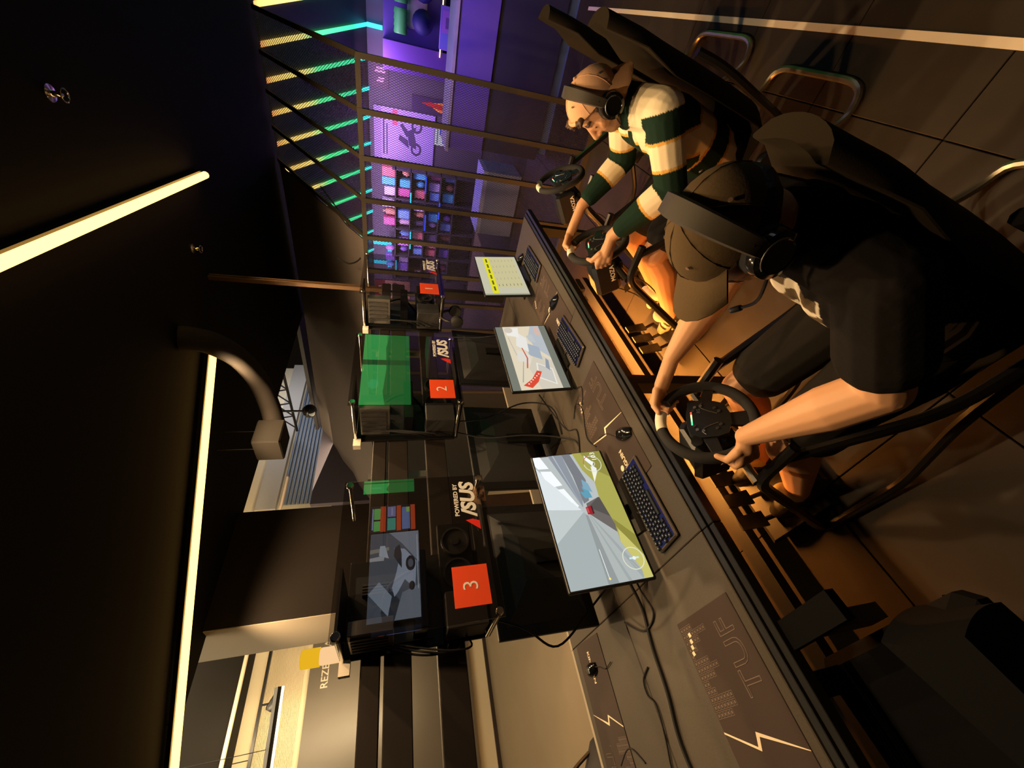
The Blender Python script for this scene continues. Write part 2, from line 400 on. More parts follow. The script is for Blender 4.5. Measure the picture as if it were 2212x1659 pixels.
# display wall right of the shelf : boards and cases
def board(name,label,cat,x0,x1,z0,z1,polys,y=9.468,strength=0,group=None):
    t=thing(name,label,cat,((x0+x1)/2,y,z0),0,group)
    MB().box(-(x1-x0)/2,(x1-x0)/2,0,.03,0,z1-z0).obj('panel', DARK, t)
    picture('artwork', V((-(x1-x0)/2,-.002,0)), XA, ZA, x1-x0, z1-z0, polys, t, strength)
    return t
lil=(.46,.36,.72); dk=(.07,.05,.12)
board('display_board','lilac display board with dark two-wheeler drawing','board',-2.57,-1.64,1.03,2.2,
    [(lil,rect(0,1,0,1)),((.35,.25,.55),rect(.0,1,.88,1)),(dk,circ(.3,.30,.13,.72)),(lil,circ(.3,.30,.08,.72)),(dk,circ(.74,.30,.13,.72)),(lil,circ(.74,.30,.08,.72)),
     (dk,[(.3,.3),(.36,.42),(.62,.46),(.74,.3),(.6,.34),(.42,.3)]),(dk,[(.30,.42),(.44,.60),(.54,.58),(.46,.44)]),(dk,[(.5,.46),(.72,.58),(.76,.54),(.6,.42)]),
     ((.8,.12,.2),rect(.7,.98,.62,.7)),(dk,rect(.12,.9,.83,.855)),(dk,rect(.12,.7,.78,.80))])
board('display_board','white and blue lit chart panel in the shop','board',-2.14,-1.80,.70,1.02,
    [((.75,.72,.95),rect(0,1,0,1)),((.05,.05,.75),rect(.12,.44,.1,.5)),((.05,.05,.75),rect(.55,.92,.2,.7)),((.1,.1,.3),rect(.1,.9,.8,.86)),((.9,.9,1),rect(.2,.3,.2,.42)),((.9,.9,1),rect(.62,.7,.3,.6))],strength=.75)
board('shop_picture','picture of an orange flame shape on dark ground','picture',-1.62,-1.36,.80,1.49,
    [((.05,.03,.08),rect(0,1,0,1)),((.95,.4,.05),[(.1,0),(.9,0),(.72,.45),(.6,.5),(.4,.42),(.25,.3)]),((.5,.03,.02),[(.35,.2),(.5,.55),(.62,.75),(.75,.5),(.7,.2),(.5,.05)])])
board('shop_poster','tan poster with dark red header in the shop','poster',-5.95,-5.36,1.40,2.26,
    [((.5,.30,.16),rect(0,1,0,1)),((.16,.015,.01),rect(0,1,.72,1)),((.8,.7,.6),rect(.3,.5,.82,.9)),((.8,.7,.6),rect(.56,.72,.82,.9)),((.03,.02,.02),circ(.35,.42,.16,.6)),((.03,.02,.02),circ(.75,.44,.15,.6)),((.4,.12,.06),rect(.4,.5,.3,.5))])
# goods on the right: backlit cabinet beside the counter
cb=thing('display_cabinet','dark display cabinet with warm lit rail beside the purple wall','cabinet',(-.25,9.0,0))
MB().box(-.6,1.6,.2,.5,.9,2.0).obj('back_panel', PUR, cb)
MB().box(-.35,1.6,-.1,.2,1.02,1.06).obj('shelf', SH, cb)
MB().box(-.42,1.6,-.12,-.09,1.06,1.075).obj('lit_rail', emi('warm_rail',(1,.72,.4),3), cb)
MB().box(-.75,-.35,-.1,.5,0,2.0).obj('side_panel', mat('violet_panel',(.14,.06,.30),.5), cb)
for k,x in enumerate((-.33,.05,.42)):
    t=thing('rolled_mat', 'green ribbed rolled mat on the lit display cabinet', 'mat', (x,8.98,1.72),0,'green rolled mats')
    MB().disc((-.16,0,0),(1,0,0),[(.10,0),(.11,.02),(.10,.08),(.11,.1),(.10,.16),(.11,.18),(.1,.24),(.11,.26),(.1,.32)],14).obj('roll', mat('green_goods',(.08,.5,.10),.4), t, True)
for k,x in enumerate((-.28,.12)):
    tag(MB().ball((0,0,.17),.17,16).obj('round_cushion', mat('navy_goods',(.012,.012,.10),.6), None, True),'round navy cushion on the lit display cabinet','cushion','round navy cushions').location=(x,8.95,1.2)
tag(MB().bbox(-.3,.3,-.05,.05,0,.32,.03).obj('pale_pack', mat('cream_goods',(.75,.68,.5),.4), None),'pale cream soft pack behind navy cushions','pack').location=(-.1,9.14,1.30)
t=thing('purple_box','purple printed carton standing at the cabinet front','box',(-.28,8.85,.82))
MB().bbox(-.28,.28,0,.12,0,.27,.004).obj('carton', mat('purple_goods',(.34,.2,.75),.5), t)
picture('print', V((-.28,-.001,0)), XA, ZA, .56, .27, [((.25,.25,.8),rect(.05,.4,.5,.95)),((.5,.2,.7),rect(.4,.9,.1,.9)),((.1,.05,.2),rect(.1,.3,.12,.4)),((.75,.4,.85),rect(.3,.42,.05,.25)),((.2,.1,.35),rect(.5,.75,.3,.7))], t, 0)
t=thing('door_sign','small dim sign with two white marks on the wall','sign',(-1.17,9.468,1.92))
MB().box(-.2,.2,0,.03,0,.3).obj('plate', mat('sign_plate',(.10,.06,.08),.5), t)
picture('print', V((-.2,-.001,0)), XA, ZA, .4,.3,[((.6,.4,.42),rect(.25,.32,.3,.7)),((.6,.4,.42),rect(.36,.42,.25,.6)),((.6,.4,.42),rect(.6,.68,.2,.8)),((.6,.4,.42),rect(.72,.8,.25,.7))],t,0)
t=thing('display_case','low blue lit glass display case on the shop floor','case',(-2.0,6.4,0))
MB().box(-.5,.4,-.3,.3,0,.5).obj('body', mat('case_body',(.25,.3,.5),.4), t)
MB().box(-.5,.4,-.3,.3,.5,.56).obj('top', mat('case_top',(.5,.55,.8),.3), t)
# ------------------------------------------------------------------ hall to the left
HW=-8.9
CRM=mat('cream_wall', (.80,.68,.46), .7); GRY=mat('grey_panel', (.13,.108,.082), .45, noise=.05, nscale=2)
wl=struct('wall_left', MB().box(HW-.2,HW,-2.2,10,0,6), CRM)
MB().box(HW-.01,HW+.05,-2.2,6.2,0,.06).obj('skirting', mat('dark_skirting',(.03,.02,.015),.5), wl)
for a,b in ((-2.2,.02),(.035,2.7),(2.715,5.6)): MB().box(HW-.02,HW+.06,a,b,.36,3.12).obj('panel', GRY, wl)
MB().box(HW-.01,HW+.04,-2.2,5.6,.36,3.10).obj('panel_backing', mat('joint',(.5,.45,.38),.6), wl)
for k in range(32): MB().box(HW-.01,HW+.025,-2.2,5.2,3.20+k*.02,3.211+k*.02).obj('rib', CRM, wl)
text('lettering','REZERWA',.16, basis(YA,ZA,XA,(HW+.07,2.12,2.86)), mat('pale_letters',(.6,.52,.4),.6), wl, bold=.002)
text('lettering','ACJA',.16, basis(YA,ZA,XA,(HW+.07,3.15,2.86)), mat('pale_letters',(.6,.52,.4),.6), wl, bold=.002)
for y in (.10,.20,.30): MB().box(HW+.055,HW+.064,y-.006,y+.006,2.35,2.60).obj('mark', mat('pale_letters',(.6,.52,.4),.6), wl)
# roller shutter with slats
st=thing('roller_shutter','bluish grey corrugated roller shutter high on the hall wall','shutter',(HW+.004,0,0))
SLm=mat('shutter_slat',(.20,.24,.30),.45,.3)
slm=MB().add([(0,0,0),(.05,0,.02),(.05,0,.055),(0,0,.075),(0,4.2,0),(.05,4.2,.02),(.05,4.2,.055),(0,4.2,.075)],[(0,1,5,4),(1,2,6,5),(2,3,7,6),(0,4,7,3),(0,3,2,1),(4,5,6,7)]).mesh('slat',SLm)
for k in range(15): link('slat', slm, st, (.0,5.35,2.95+k*.085))
MB().box(0,.14,5.2,10,4.25,4.65).obj('shutter_box', mat('shutter_box',(.5,.46,.4),.5), st)
struct('window_1', MB().box(HW+.0,HW+.03,9.6,10,3.3,4.6), emi('lit_window',(1,.88,.62),1.4))
struct('ceiling_hall', MB().box(-9.2,-4.1,-2.4,14,5.6,5.8), mat('hall_ceiling',(.42,.34,.22),.8))
struct('wall_hall_end', MB().box(-9.2,-4.1,13.9,14,0,5.8), CRM)
struct('wall_shop_top', MB().box(-4.2,2.6,6.05,6.15,3.2,5.6), CEIL)
for x,z0,z1,wd in ((-8.3,3.95,4.9,.5),(-7.2,4.6,5.1,.28),(-6.2,4.7,5.2,.28),(-5.2,4.6,5.1,.3),(-4.45,4.2,4.7,.25)):
    tag(MB().box(-wd/2,wd/2,-2.2,2.9 if x<-8 else 13.5,z0,z1).obj('ceiling_beam', mat('beam_black',(.012,.01,.008),.7,spec=.1)), 'long black beam under the hall ceiling', 'beam', 'black hall ceiling beams').location=(x,0,0)
MB_=MB().box(-.03,.03,-2.2,5.5,3.92,3.96).obj('lit_edge_paint', mat('lit_edge_paint',(.8,.6,.42),.5)); tag(MB_,'pale painted strip standing for the lit lower edge of a hall beam','painted edge').location=(-8.02,0,0)  # no real part: the beam's lit bottom edge put into a pale colour
# pillar
pl=struct('wall_pillar', MB().box(-4.75,-4.0,1.33,2.36,0,5.6), mat('pillar_black',(.012,.0095,.008),.7,spec=.06))
MB().box(-4.76,-4.01,1.322,1.33,0,5.6).obj('side_cladding', mat('pillar_side',(.32,.28,.22),.5), pl)
# trusses and ducts
TR=mat('truss_black',(.012,.011,.01),.6)
tr=thing('roof_truss','thin black lattice truss below the hall ceiling','truss',(0,0,0))
for z,y in ((4.1,0),(4.45,.12)): MB().tube([(-8.5,7.2+y,z),(-4.4,7.2+y,z)],.03,8).obj('chord',TR,tr)
for k in range(9): MB().tube([(-8.4+k*.45,7.2,4.1),(-8.4+k*.45+.25,7.32,4.45)],.018,6).obj('web',TR,tr)
for k in range(9): MB().tube([(-8.4+k*.45+.45,7.2,4.1),(-8.4+k*.45+.25,7.32,4.45)],.018,6).obj('web',TR,tr)
o=MB().tube(spline([(-2.05,2.60,3.195),(-2.07,2.62,3.13),(-2.18,2.70,3.04),(-2.45,2.86,2.98),(-2.80,2.96,2.93),(-3.02,2.86,2.86),(-3.10,2.70,2.80)],8),.085,16).obj('air_duct',mat('duct_cloth',(.028,.024,.021),.8,bump=.3,nscale=12,spec=.1),None,True)
tag(o,'grey flexible air duct curving under the hall ceiling','duct')
t=thing('duct_box','grey sheet metal box at the end of the air duct','duct box',(-3.14,2.56,2.70))
MB().bbox(-.13,.13,-.13,.13,0,.22,.01).obj('box',mat('duct_metal',(.020,.017,.014),.7,0,spec=.2),t)
for sy in (-.1,.1): MB().tube([(0,sy,.2),(0,sy,.498)],.006,6).obj('hanger_rod',BLKM,t)
t=thing('ball_camera','black dome camera hanging from the hall truss','camera',(-6.1,5.65,3.3))
MB().ball((0,0,0),.13,16).obj('dome',BLKG,t,True); MB().tube([(0,0,.1),(0,0,1.41)],.02,6).obj('stem',BLK,t)
# hall lamps
t=thing('linear_pendant','black linear pendant with warm lit underside in hall','lamp',(-7.3,0,3.18))
a,b=V((-.35,-1.6,0)),V((.1,1.55,0)); MB().tube([a+V((0,0,.05)),b+V((0,0,.05))],.05,4).obj('housing',BLKM,t); MB().tube([a,b],.018,6).obj('diffuser',emi('pendant_glow',(1,.75,.4),4),t)
for s in (.2,.8): MB().tube([a.lerp(b,s)+V((0,0,.08)),a.lerp(b,s)+V((0,0,1.5))],.004,5).obj('wire',BLKM,t)
t=thing('track_spotlight','small black spotlight on a ceiling track in hall','lamp',(-8.1,1.55,3.35))
MB().box(-.03,.03,-.75,1.1,.25,.29).obj('track',BLKM,t); [MB().tube([(0,yy,.28),(0,yy,.60)],.006,6).obj('hanger',BLKM,t) for yy in (-.6,.9)]; MB().tube([(0,0,.25),(0,0,.12)],.015,6).obj('arm',BLKM,t); MB().disc((0,.12,.03),(0,-1,.55),[(.05,0),(.07,.03),(.07,.22),(.055,.24)],14).obj('head',BLK,t,True)
t=thing('glowing_column_lamp','glowing cream column lamp with yellow cap in hall','lamp',(-6.4,1.62,2.0))
MB().disc((0,0,0),(0,0,1),[(.10,0),(.10,.62),(.09,.64)],16).obj('column',emi('cream_glow',(1,.62,.30),.95),t,True); MB().disc((0,0,.64),(0,0,1),[(.11,0),(.11,.2),(.1,.22)],16).obj('cap',emi('yellow_glow',(1,.55,.02),.8),t,True)
t=thing('ring_lamp','round recessed lamp ring on a hall beam','lamp',(-5.2,1.05,4.58))
MB().tube([(.16*math.cos(k/20*6.283),.16*math.sin(k/20*6.283),0) for k in range(20)],.02,6,True).obj('rim',mat('ring_rim',(.75,.5,.32),.5,emit=(1,.5,.25),es=.25),t,True)
MB().disc((0,0,.006),(0,0,1),[(.15,0),(.15,.01)],20).obj('lens',mat('ring_lens',(.3,.2,.14),.4),t)
t=thing('handbag','black soft bag lying beyond the far desk edge','bag',(-3.25,-.16,0))
MB().ball((0,0,.32),.3,14,(.8,1.1,1.0)).obj('body',mat('bag_cloth',(.012,.01,.01),.7,bump=.2),t,True); MB().tube(spline([(0,-.2,.55),(0,-.1,.72),(0,.1,.72),(0,.2,.55)],6),.012,6).obj('handle',BLK,t)
# ================================================================== wall TVs on the opposite side (seen as reflections in the glass)
def tv(label, y0,y1,z0,z1, polys, st, group=None):
    t=thing('wall_screen', label, 'screen', (2.5,(y0+y1)/2,z0), 0, group)
    MB().bbox(0,.05,-(y1-y0)/2-.015,(y1-y0)/2+.015,-.015,z1-z0+.015,.004).obj('bezel',BLK,t)
    MB().box(.05,.12,-.1,.1,(z1-z0)/2-.1,(z1-z0)/2+.1).obj('bracket',BLKM,t)
    # drawn as seen in the mirror, a runs along +Y
    mb=MB(); mats=[]; idx={}
    for i,(col,pts) in enumerate(polys):
        if col not in idx: idx[col]=len(mats); mats.append(emi('tv_%.2f_%d_%d_%d'%(st,*[int(c*255) for c in col]),col,st))
        mb.m=idx[col]; mb.add([(-.0006*(i+1),-(y1-y0)/2+a*(y1-y0),b*(z1-z0)) for a,b in pts],[tuple(range(len(pts)))])
    mb2=bpy.data.meshes.new('screen_image'); mb2.from_pydata(mb.v,[],mb.f)
    for m in mats: mb2.materials.append(m)
    mb2.polygons.foreach_set('material_index',mb.mi); mb2.update(); link('screen_image',mb2,t)
W_=(.62,.72,.9); G_=(.16,.19,.24)
tv('wall screen showing a white racing car beside a pit wall',1.70,2.86,1.40,2.06,
   [(G_,rect(0,1,0,1)),((.35,.4,.48),[(0,0),(.35,.0),(.28,.35),(0,.5)]),((.07,.08,.1),[(.0,.5),(.2,.4),(.34,.6),(.1,.75),(0,.72)]),((.5,.58,.7),[(.3,1),(.05,.62),(.25,.55),(.42,.8)]),
    ((.45,.5,.6),[(.6,0),(1,0),(1,.62),(.85,.35)]),((.5,.48,.4),[(.75,1),(.8,1),(.82,.62),(.78,.62)]),((.75,.78,.8),[(.66,1),(.70,1),(.72,.7),(.66,.72)]),
    (W_,[(.30,.10),(.62,.06),(.78,.30),(.80,.52),(.70,.40),(.52,.46),(.34,.55),(.24,.5),(.30,.42),(.42,.30)]),((.8,.88,1),[(.68,.62),(.84,.70),(.84,.8),(.72,.82)]),
    ((.04,.05,.07),[(.55,.36),(.70,.52),(.80,.50),(.84,.40),(.72,.36)]),((.03,.03,.04),circ(.60,.18,.09,1.1)),((.18,.2,.25),circ(.60,.18,.05,1.1)),((.03,.03,.04),circ(.34,.16,.05,1.2)),((.9,.95,1),rect(.30,.95,.03,.045))],1.5)
OR_=(1,.12,.03)
tv('wall screen showing orange edged menu tiles and green cards',2.88,3.30,1.44,2.08,
   [((.02,.02,.03),rect(0,1,0,1)),(OR_,rect(.02,.98,.66,.78)),(OR_,rect(.02,.98,.32,.42)),(OR_,rect(.02,.98,.0,.1)),((.25,.85,.2),rect(.05,.42,.78,.92)),((.25,.85,.2),rect(.48,.9,.78,.92)),((.5,.6,.95),rect(.1,.9,.93,.96)),
    ((.1,.6,.45),rect(.05,.5,.44,.62)),((.35,.35,.7),rect(.55,.95,.44,.62)),((.25,.35,.75),rect(.05,.9,.12,.3)),((.5,.9,.2),rect(.7,.9,.12,.2)),((.6,.55,.9),rect(.6,.9,.5,.54))],1.5)
tv('narrow wall screen showing a partial blue menu page',1.30,1.62,1.40,2.0,[((.02,.02,.03),rect(0,1,0,1)),((.3,.45,.9),rect(.1,.8,.02,.7)),(OR_,rect(.1,.8,.74,.86)),((.6,.7,.9),rect(.3,.6,.3,.5))],1.3)
gpol=[((.05,.5,.1),rect(0,1,0,1)),((.08,.75,.16),rect(0,1,.5,1)),((.03,.3,.06),[(0,0),(1,0),(1,.45),(.8,.52),(.5,.5),(.2,.56),(0,.5)]),((.1,.9,.25),circ(.3,.75,.06,1.8)),((.02,.18,.04),rect(.55,.62,.0,1))]
tv('large wall screen showing a flat green scene',5.3,7.6,1.45,2.40,gpol,2.2)
tv('small wall screen showing a flat green scene',3.52,3.84,1.44,2.2,gpol,2.0)
# ================================================================== desk
DT=mat('desk_top',(.078,.065,.050),.5,noise=.25,nscale=220,spec=.25)
dk_=thing('long_desk','long black double-sided gaming desk with steel frame','desk',(0,0,0))
DX0,DX1=-2.58,-1.13
seams=[-2.0,-1.1,.47,1.85,3.22]
for a,b in zip(seams[:-1],seams[1:]):
    for x0,x1 in ((DX0,-1.862),(-1.858,DX1)): MB().bbox(x0,x1,a+.001,b-.001,.705,.74,.003).obj('table_top',DT,dk_)
    MB().bbox(DX1+.004,DX1+.03,a+.001,b-.001,.700,.735,.002).obj('edge_strip',BLK,dk_)
    MB().bbox(DX1+.034,DX1+.06,a+.001,b-.001,.690,.728,.002).obj('edge_rail',BLKM,dk_)
    MB().box(DX0-.03,DX0-.002,a+.001,b-.001,.70,.738).obj('edge_strip',mat('pale_edge',(.42,.36,.26),.4),dk_)
LEG=mat('desk_leg',(.012,.012,.012),.5,.0,spec=.3)
for y in (-1.5,.02,1.24,3.05):
    MB().box(-1.20,-1.13,y-.03,y+.03,.04,.70).obj('leg',LEG,dk_); MB().box(-2.5,-2.43,y-.03,y+.03,.04,.70).obj('leg',LEG,dk_)
    MB().prism([(-2.6,y-.03,.0),(-1.02,y-.03,.0),(-1.10,y-.03,.045),(-2.5,y-.03,.045)],(0,.06,0)).obj('foot',LEG,dk_)
    MB().box(-2.5,-1.13,y-.025,y+.025,.66,.70).obj('crossbar',LEG,dk_)
MB().box(-1.62,-1.54,-1.5,3.05,.08,.13).obj('stretcher',LEG,dk_)
MB().box(-1.9,-1.82,-1.5,3.05,.60,.70).obj('cable_tray',LEG,dk_)
# orange LED strip under the desk
for y0,y1,lab in ((.88,3.0,'orange LED strip glowing under the desk by the drivers'),):
    t=thing('under_desk_led',lab,'led strip',(-1.80,0,.585))
    MB().box(-.02,.02,y0,y1,0,.015).obj('profile',STEEL,t); MB().box(-.016,.016,y0,y1,-.008,0).obj('diffuser',emi('orange_led',(1,.34,.055),560),t)
# ------------------------------------------------------------------ monitors
def monitor(label, y, polys, st, group, tilt=-.10, x=-1.44, rz=0, texts=None):
    t=thing('gaming_monitor',label,'monitor',(x,y,.74),rz,group)
    W,H=.60,.338; zb=.045
    M=Matrix.Translation((0,0,zb))@Matrix.Rotation(tilt,4,'Y')
    b=MB(); b.bbox(-.018,0,-W/2-.008,W/2+.008,-.014,H+.008,.003); ob=b.obj('bezel',BLK,t); ob.matrix_local=M
    c=MB(); c.loft([[(-.018,-.26,.02),(-.018,.26,.02),(-.018,.26,H-.02),(-.018,-.26,H-.02)],[(-.045,-.20,.05),(-.045,.20,.05),(-.045,.20,H-.06),(-.045,-.20,H-.06)],[(-.06,-.1,.09),(-.06,.1,.09),(-.06,.1,H-.11),(-.06,-.1,H-.11)]])
    oc=c.obj('rear_shell',DARK,t); oc.matrix_local=M
    MB().box(-.085,-.055,-.03,.03,0,.22).obj('stand_neck',BLKM,t)
    MB().loft([[(-.17,-.10,0),(.03,-.13,0),(.03,.13,0),(-.17,.10,0)],[(-.165,-.095,.012),(.025,-.125,.012),(.025,.125,.012),(-.165,.095,.012)]]).obj('stand_base',BLKM,t)
    if polys:
        p=picture('screen_image',V((.0006,-W/2,0)),YA,ZA,W,H,polys,t,st); p.matrix_local=M
        if texts:
            for (a,bb,s,txt,col) in texts:
                q=text('screen_text',txt,s,basis(YA,ZA,XA,(.012,-W/2+a*W,bb*H)),emi('txt_%d_%d_%d'%tuple(int(k*255) for k in col),col,st*1.1),t,ext=.0001); q.matrix_local=M
    else:
        p=MB().box(.0002,.0012,-W/2,W/2,0,H).obj('screen',BLKG,t); p.matrix_local=M
    return t
ye=(.42,.40,.09); yl=(.60,.56,.16)
g3=[((.50,.54,.54),rect(0,1,0,1)),
 ((.40,.45,.45),[(0,1),(0,.55),(.48,.52),(.5,.54),(.3,1)]),((.55,.60,.60),[(.3,1),(.5,.54),(.62,1)]),((.74,.80,.82),[(.55,1),(.515,.56),(.9,1)]),
 ((.30,.33,.33),[(0,.55),(0,.42),(.47,.50),(.48,.53)]),((.44,.48,.47),[(0,.42),(0,.12),(.12,0),(.20,0),(.48,.48),(.47,.50)]),((.36,.40,.40),[(0,.3),(0,.26),(.46,.48),(.47,.49)]),((.36,.40,.40),[(.0,.12),(.03,.08),(.47,.47),(.47,.48)]),
 ((.16,.14,.13),[(.20,0),(.52,0),(.60,.28),(.56,.47),(.48,.48)]),((.10,.09,.085),[(.36,0),(.52,0),(.60,.28),(.53,.46)]),
 ((.93,.97,.98),[(.585,.66),(.545,.575),(.70,.70),(.70,.79)]),((.95,.98,1),[(.725,.82),(.73,.705),(.86,.80),(.87,.95),(.80,.92)]),((.95,.98,1),[(.89,.97),(.885,.82),(1,.90),(1,1),(.92,1)]),((.9,.95,.97),[(.54,.60),(.55,.575),(.59,.62),(.58,.65)]),
 ((.28,.31,.35),[(.53,.53),(1,.78),(1,.58),(.60,.50)]),((.45,.49,.55),[(.53,.53),(1,.72),(1,.70)]),((.20,.21,.23),[(.56,.50),(.80,.52),(1,.58),(1,.46),(.75,.36),(.58,.42)]),
 ((.12,.35,.48),[(.60,.46),(.66,.50),(.65,.44),(.70,.46),(.68,.38),(.60,.36)]),((.22,.40,.52),[(.68,.44),(.76,.42),(.72,.35),(.64,.33)]),
 ((.35,.02,.03),[(.475,.50),(.53,.50),(.54,.42),(.47,.42)]),((.6,.08,.08),rect(.485,.525,.47,.495)),((.05,.02,.02),rect(.475,.535,.41,.43)),
 (ye,[(0,0),(1,0),(1,.42),(.84,.36),(.72,.25),(.60,.27),(.38,.20),(.25,.22),(.06,.10),(0,.11)]),(yl,[(0,0),(.16,.0),(.34,.19),(.25,.22),(.06,.10),(0,.11)]),((.28,.26,.05),[(.14,0),(.28,0),(.42,.205),(.36,.20)]),((.9,.9,.75),[(.72,.25),(.86,.10),(.98,.14),(.86,.22)]),((.30,.28,.06),[(.75,.0),(.84,.20),(1,.30),(1,.0)]),
 ((.92,.94,.95),[(.86,.19),(.9,.16),(.97,.26),(.93,.27)]),((.85,.87,.9),[(.80,.165),(.84,.145),(.88,.20),(.85,.21)]),
 ((.75,.78,.6),ring(.13,.15,.075,.006,1.75)),((.6,.8,.8),rect(.125,.137,.08,.2)),((.85,.9,.9),circ(.13,.14,.012,1.7)),((.8,.8,.5),[(.05,.13),(.11,.2),(.12,.21),(.06,.14)]),
 ((.75,.78,.6),ring(.885,.18,.075,.006,1.75)),((.6,.12,.15),ring(.885,.18,.075,.006,1.75,12,.2,1.6)),((.85,.85,.7),ring(.885,.18,.022,.004,1.75)),
 ((.95,.95,.95),rect(.035,.22,.52,.527)),((.95,.8,.2),circ(.03,.52,.008,1.7))]
monitor('lit monitor showing a tunnel race from a yellow car',.745,g3,1.0,'monitors along the drivers side',texts=[(.945,.13,.034,'103',(.95,.95,.9)),(.885,.18,.016,'4',(.95,.95,.9))])
cr=(.80,.70,.52)
g2=[((.20,.21,.17),rect(0,1,0,1)),(cr,rect(0,1,.13,.86)),((.70,.64,.52),[(0,.13),(.4,.13),(.55,.4),(.3,.6),(0,.5)]),((.50,.54,.58),[(.45,.13),(1,.13),(1,.3),(.8,.42),(.62,.36)]),((.88,.84,.72),[(.05,.2),(.28,.18),(.38,.44),(.16,.5)]),((.62,.6,.55),[(.07,.22),(.27,.2),(.36,.42),(.17,.47)]),
 ((.40,.46,.54),[(.42,.3),(.62,.28),(.7,.5),(.5,.52)]),((.85,.83,.78),[(.55,.5),(.78,.46),(.9,.62),(.66,.7)]),((.78,.74,.66),[(.36,.55),(.5,.5),(.6,.72),(.42,.76)]),((.55,.58,.6),[(.7,.3),(.85,.33),(.82,.45),(.72,.42)]),((.30,.34,.40),[(.25,.24),(.40,.2),(.44,.24),(.3,.3)]),
 ((.75,.08,.04),[(.02,.66),(.10,.52),(.24,.40),(.26,.48),(.14,.62),(.06,.80)]),((.6,.12,.08),[(.3,.62),(.45,.56),(.62,.60),(.62,.62),(.45,.585),(.3,.645)]),((.9,.88,.82),[(.80,.6),(.97,.56),(.97,.80),(.84,.82)]),((.68,.6,.5),circ(.93,.76,.05,1.6)),((.55,.5,.44),[(.5,.74),(.8,.8),(.8,.815),(.5,.755)]),((.72,.5,.42),[(.8,.16),(.98,.16),(.98,.24),(.84,.26)]),((.4,.42,.4),[(.1,.78),(.4,.66),(.4,.675),(.1,.80)])]
for k in range(6): g2.append(((.9,.85,.8),circ(.075+.026*k,.70-.045*k,.009,1.6,8)))
monitor('lit monitor showing a pale drawing with a red banner',1.80,g2,.95,'monitors along the drivers side')
pg=(.66,.60,.33)
g1=[((.62,.60,.44),rect(0,1,0,1)),(pg,rect(.18,.96,.06,.72)),((.85,.80,.02),rect(.04,.96,.68,.82)),((.4,.4,.3),rect(0,.03,0,1))]
for k in range(6): g1.append(((.12,.12,.03),rect(.10+.145*k,.10+.145*k+.1,.73,.77)))
for r in range(7):
    for k in range(5): g1.append(((.45,.42,.28) if k else (.22,.2,.14),rect(.2+.16*k,.2+.16*k+.05,.62-.085*r,.635-.085*r)))
monitor('lit monitor showing a pale yellow table of entries',2.80,g1,.9,'monitors along the drivers side')
for y,l in ((.78,'black monitor seen from behind, standing back to back with the racing screen'),(1.55,'black monitor seen from behind, between second and third computers'),(2.45,'black monitor seen from behind, between first and second computers')):
    t=monitor(l,y,None,0,'monitors along the far side of the desk',tilt=-.06,x=-2.05,rz=math.pi)
    t.scale=(1.25,1.08,1.42)
# ------------------------------------------------------------------ keyboards
KB=mat('keyboard_shell',(.10,.08,.065),.4,.3); KC=mat('keycap',(.012,.013,.018),.45); KG=emi('key_glow',(.25,.25,.9),.075); KL=mat('key_legend',(.6,.62,.8),.5,emit=(.6,.65,1),es=.35)
kcap=MB().loft([[(-.0082,-.0082,0),(.0082,-.0082,0),(.0082,.0082,0),(-.0082,.0082,0)],[(-.006,-.0062,.008),(.006,-.0062,.008),(.006,.0062,.008),(-.006,.0062,.008)]]).mesh('keycap',KC)
kleg=MB().box(-.0022,.0008,-.0012,.0012,.0081,.0084).mesh('legend',KL)
def keyboard(label,x,y,rz):
    t=thing('mechanical_keyboard',label,'keyboard',(x,y,.742),rz,'keyboards along the drivers side')
    MB().bbox(-.072,.072,-.186,.186,0,.016,.005).obj('case',KB,t)
    MB().box(-.062,.062,-.176,.176,.0165,.0170).obj('backlight',KG,t)
    MB().tube([(-.07,.0,.008),(-.09,.0,.006),(-.11,.02,.003)],.003,6).obj('cable_plug',RUB,t)
    rows=[(-.055,18),(-.031,18),(-.0115,18),(.0075,17),(.0265,17),(.0455,11)]
    for r,(rx,n) in enumerate(rows):
        for k in range(n):
            if r==5 and 3<k<6: continue
            ky=-.171+.0195*k+(.0095*(r%3) if r<5 else 0)
            if r==5: ky=-.168+(.0195*k if k<4 else .0195*(k+6))
            if ky>.174: continue
            o=link('keycap',kcap,t,(rx,ky,.0172))
            if r<5 or k<3: link('legend',kleg,o)
    MB().loft([[(.0375,-.085,.0172),(.0540,-.085,.0172),(.0540,.025,.0172),(.0375,.025,.0172)],[(.0395,-.083,.025),(.052,-.083,.025),(.052,.023,.025),(.0395,.023,.025)]]).obj('space_bar',KC,t)
    return t
keyboard('backlit black keyboard in front of the racing screen',-1.31,.69,.04)
keyboard('backlit black keyboard in front of the pale drawing screen',-1.30,1.76,.10)
keyboard('backlit black keyboard in front of the yellow table screen',-1.30,2.72,.06)
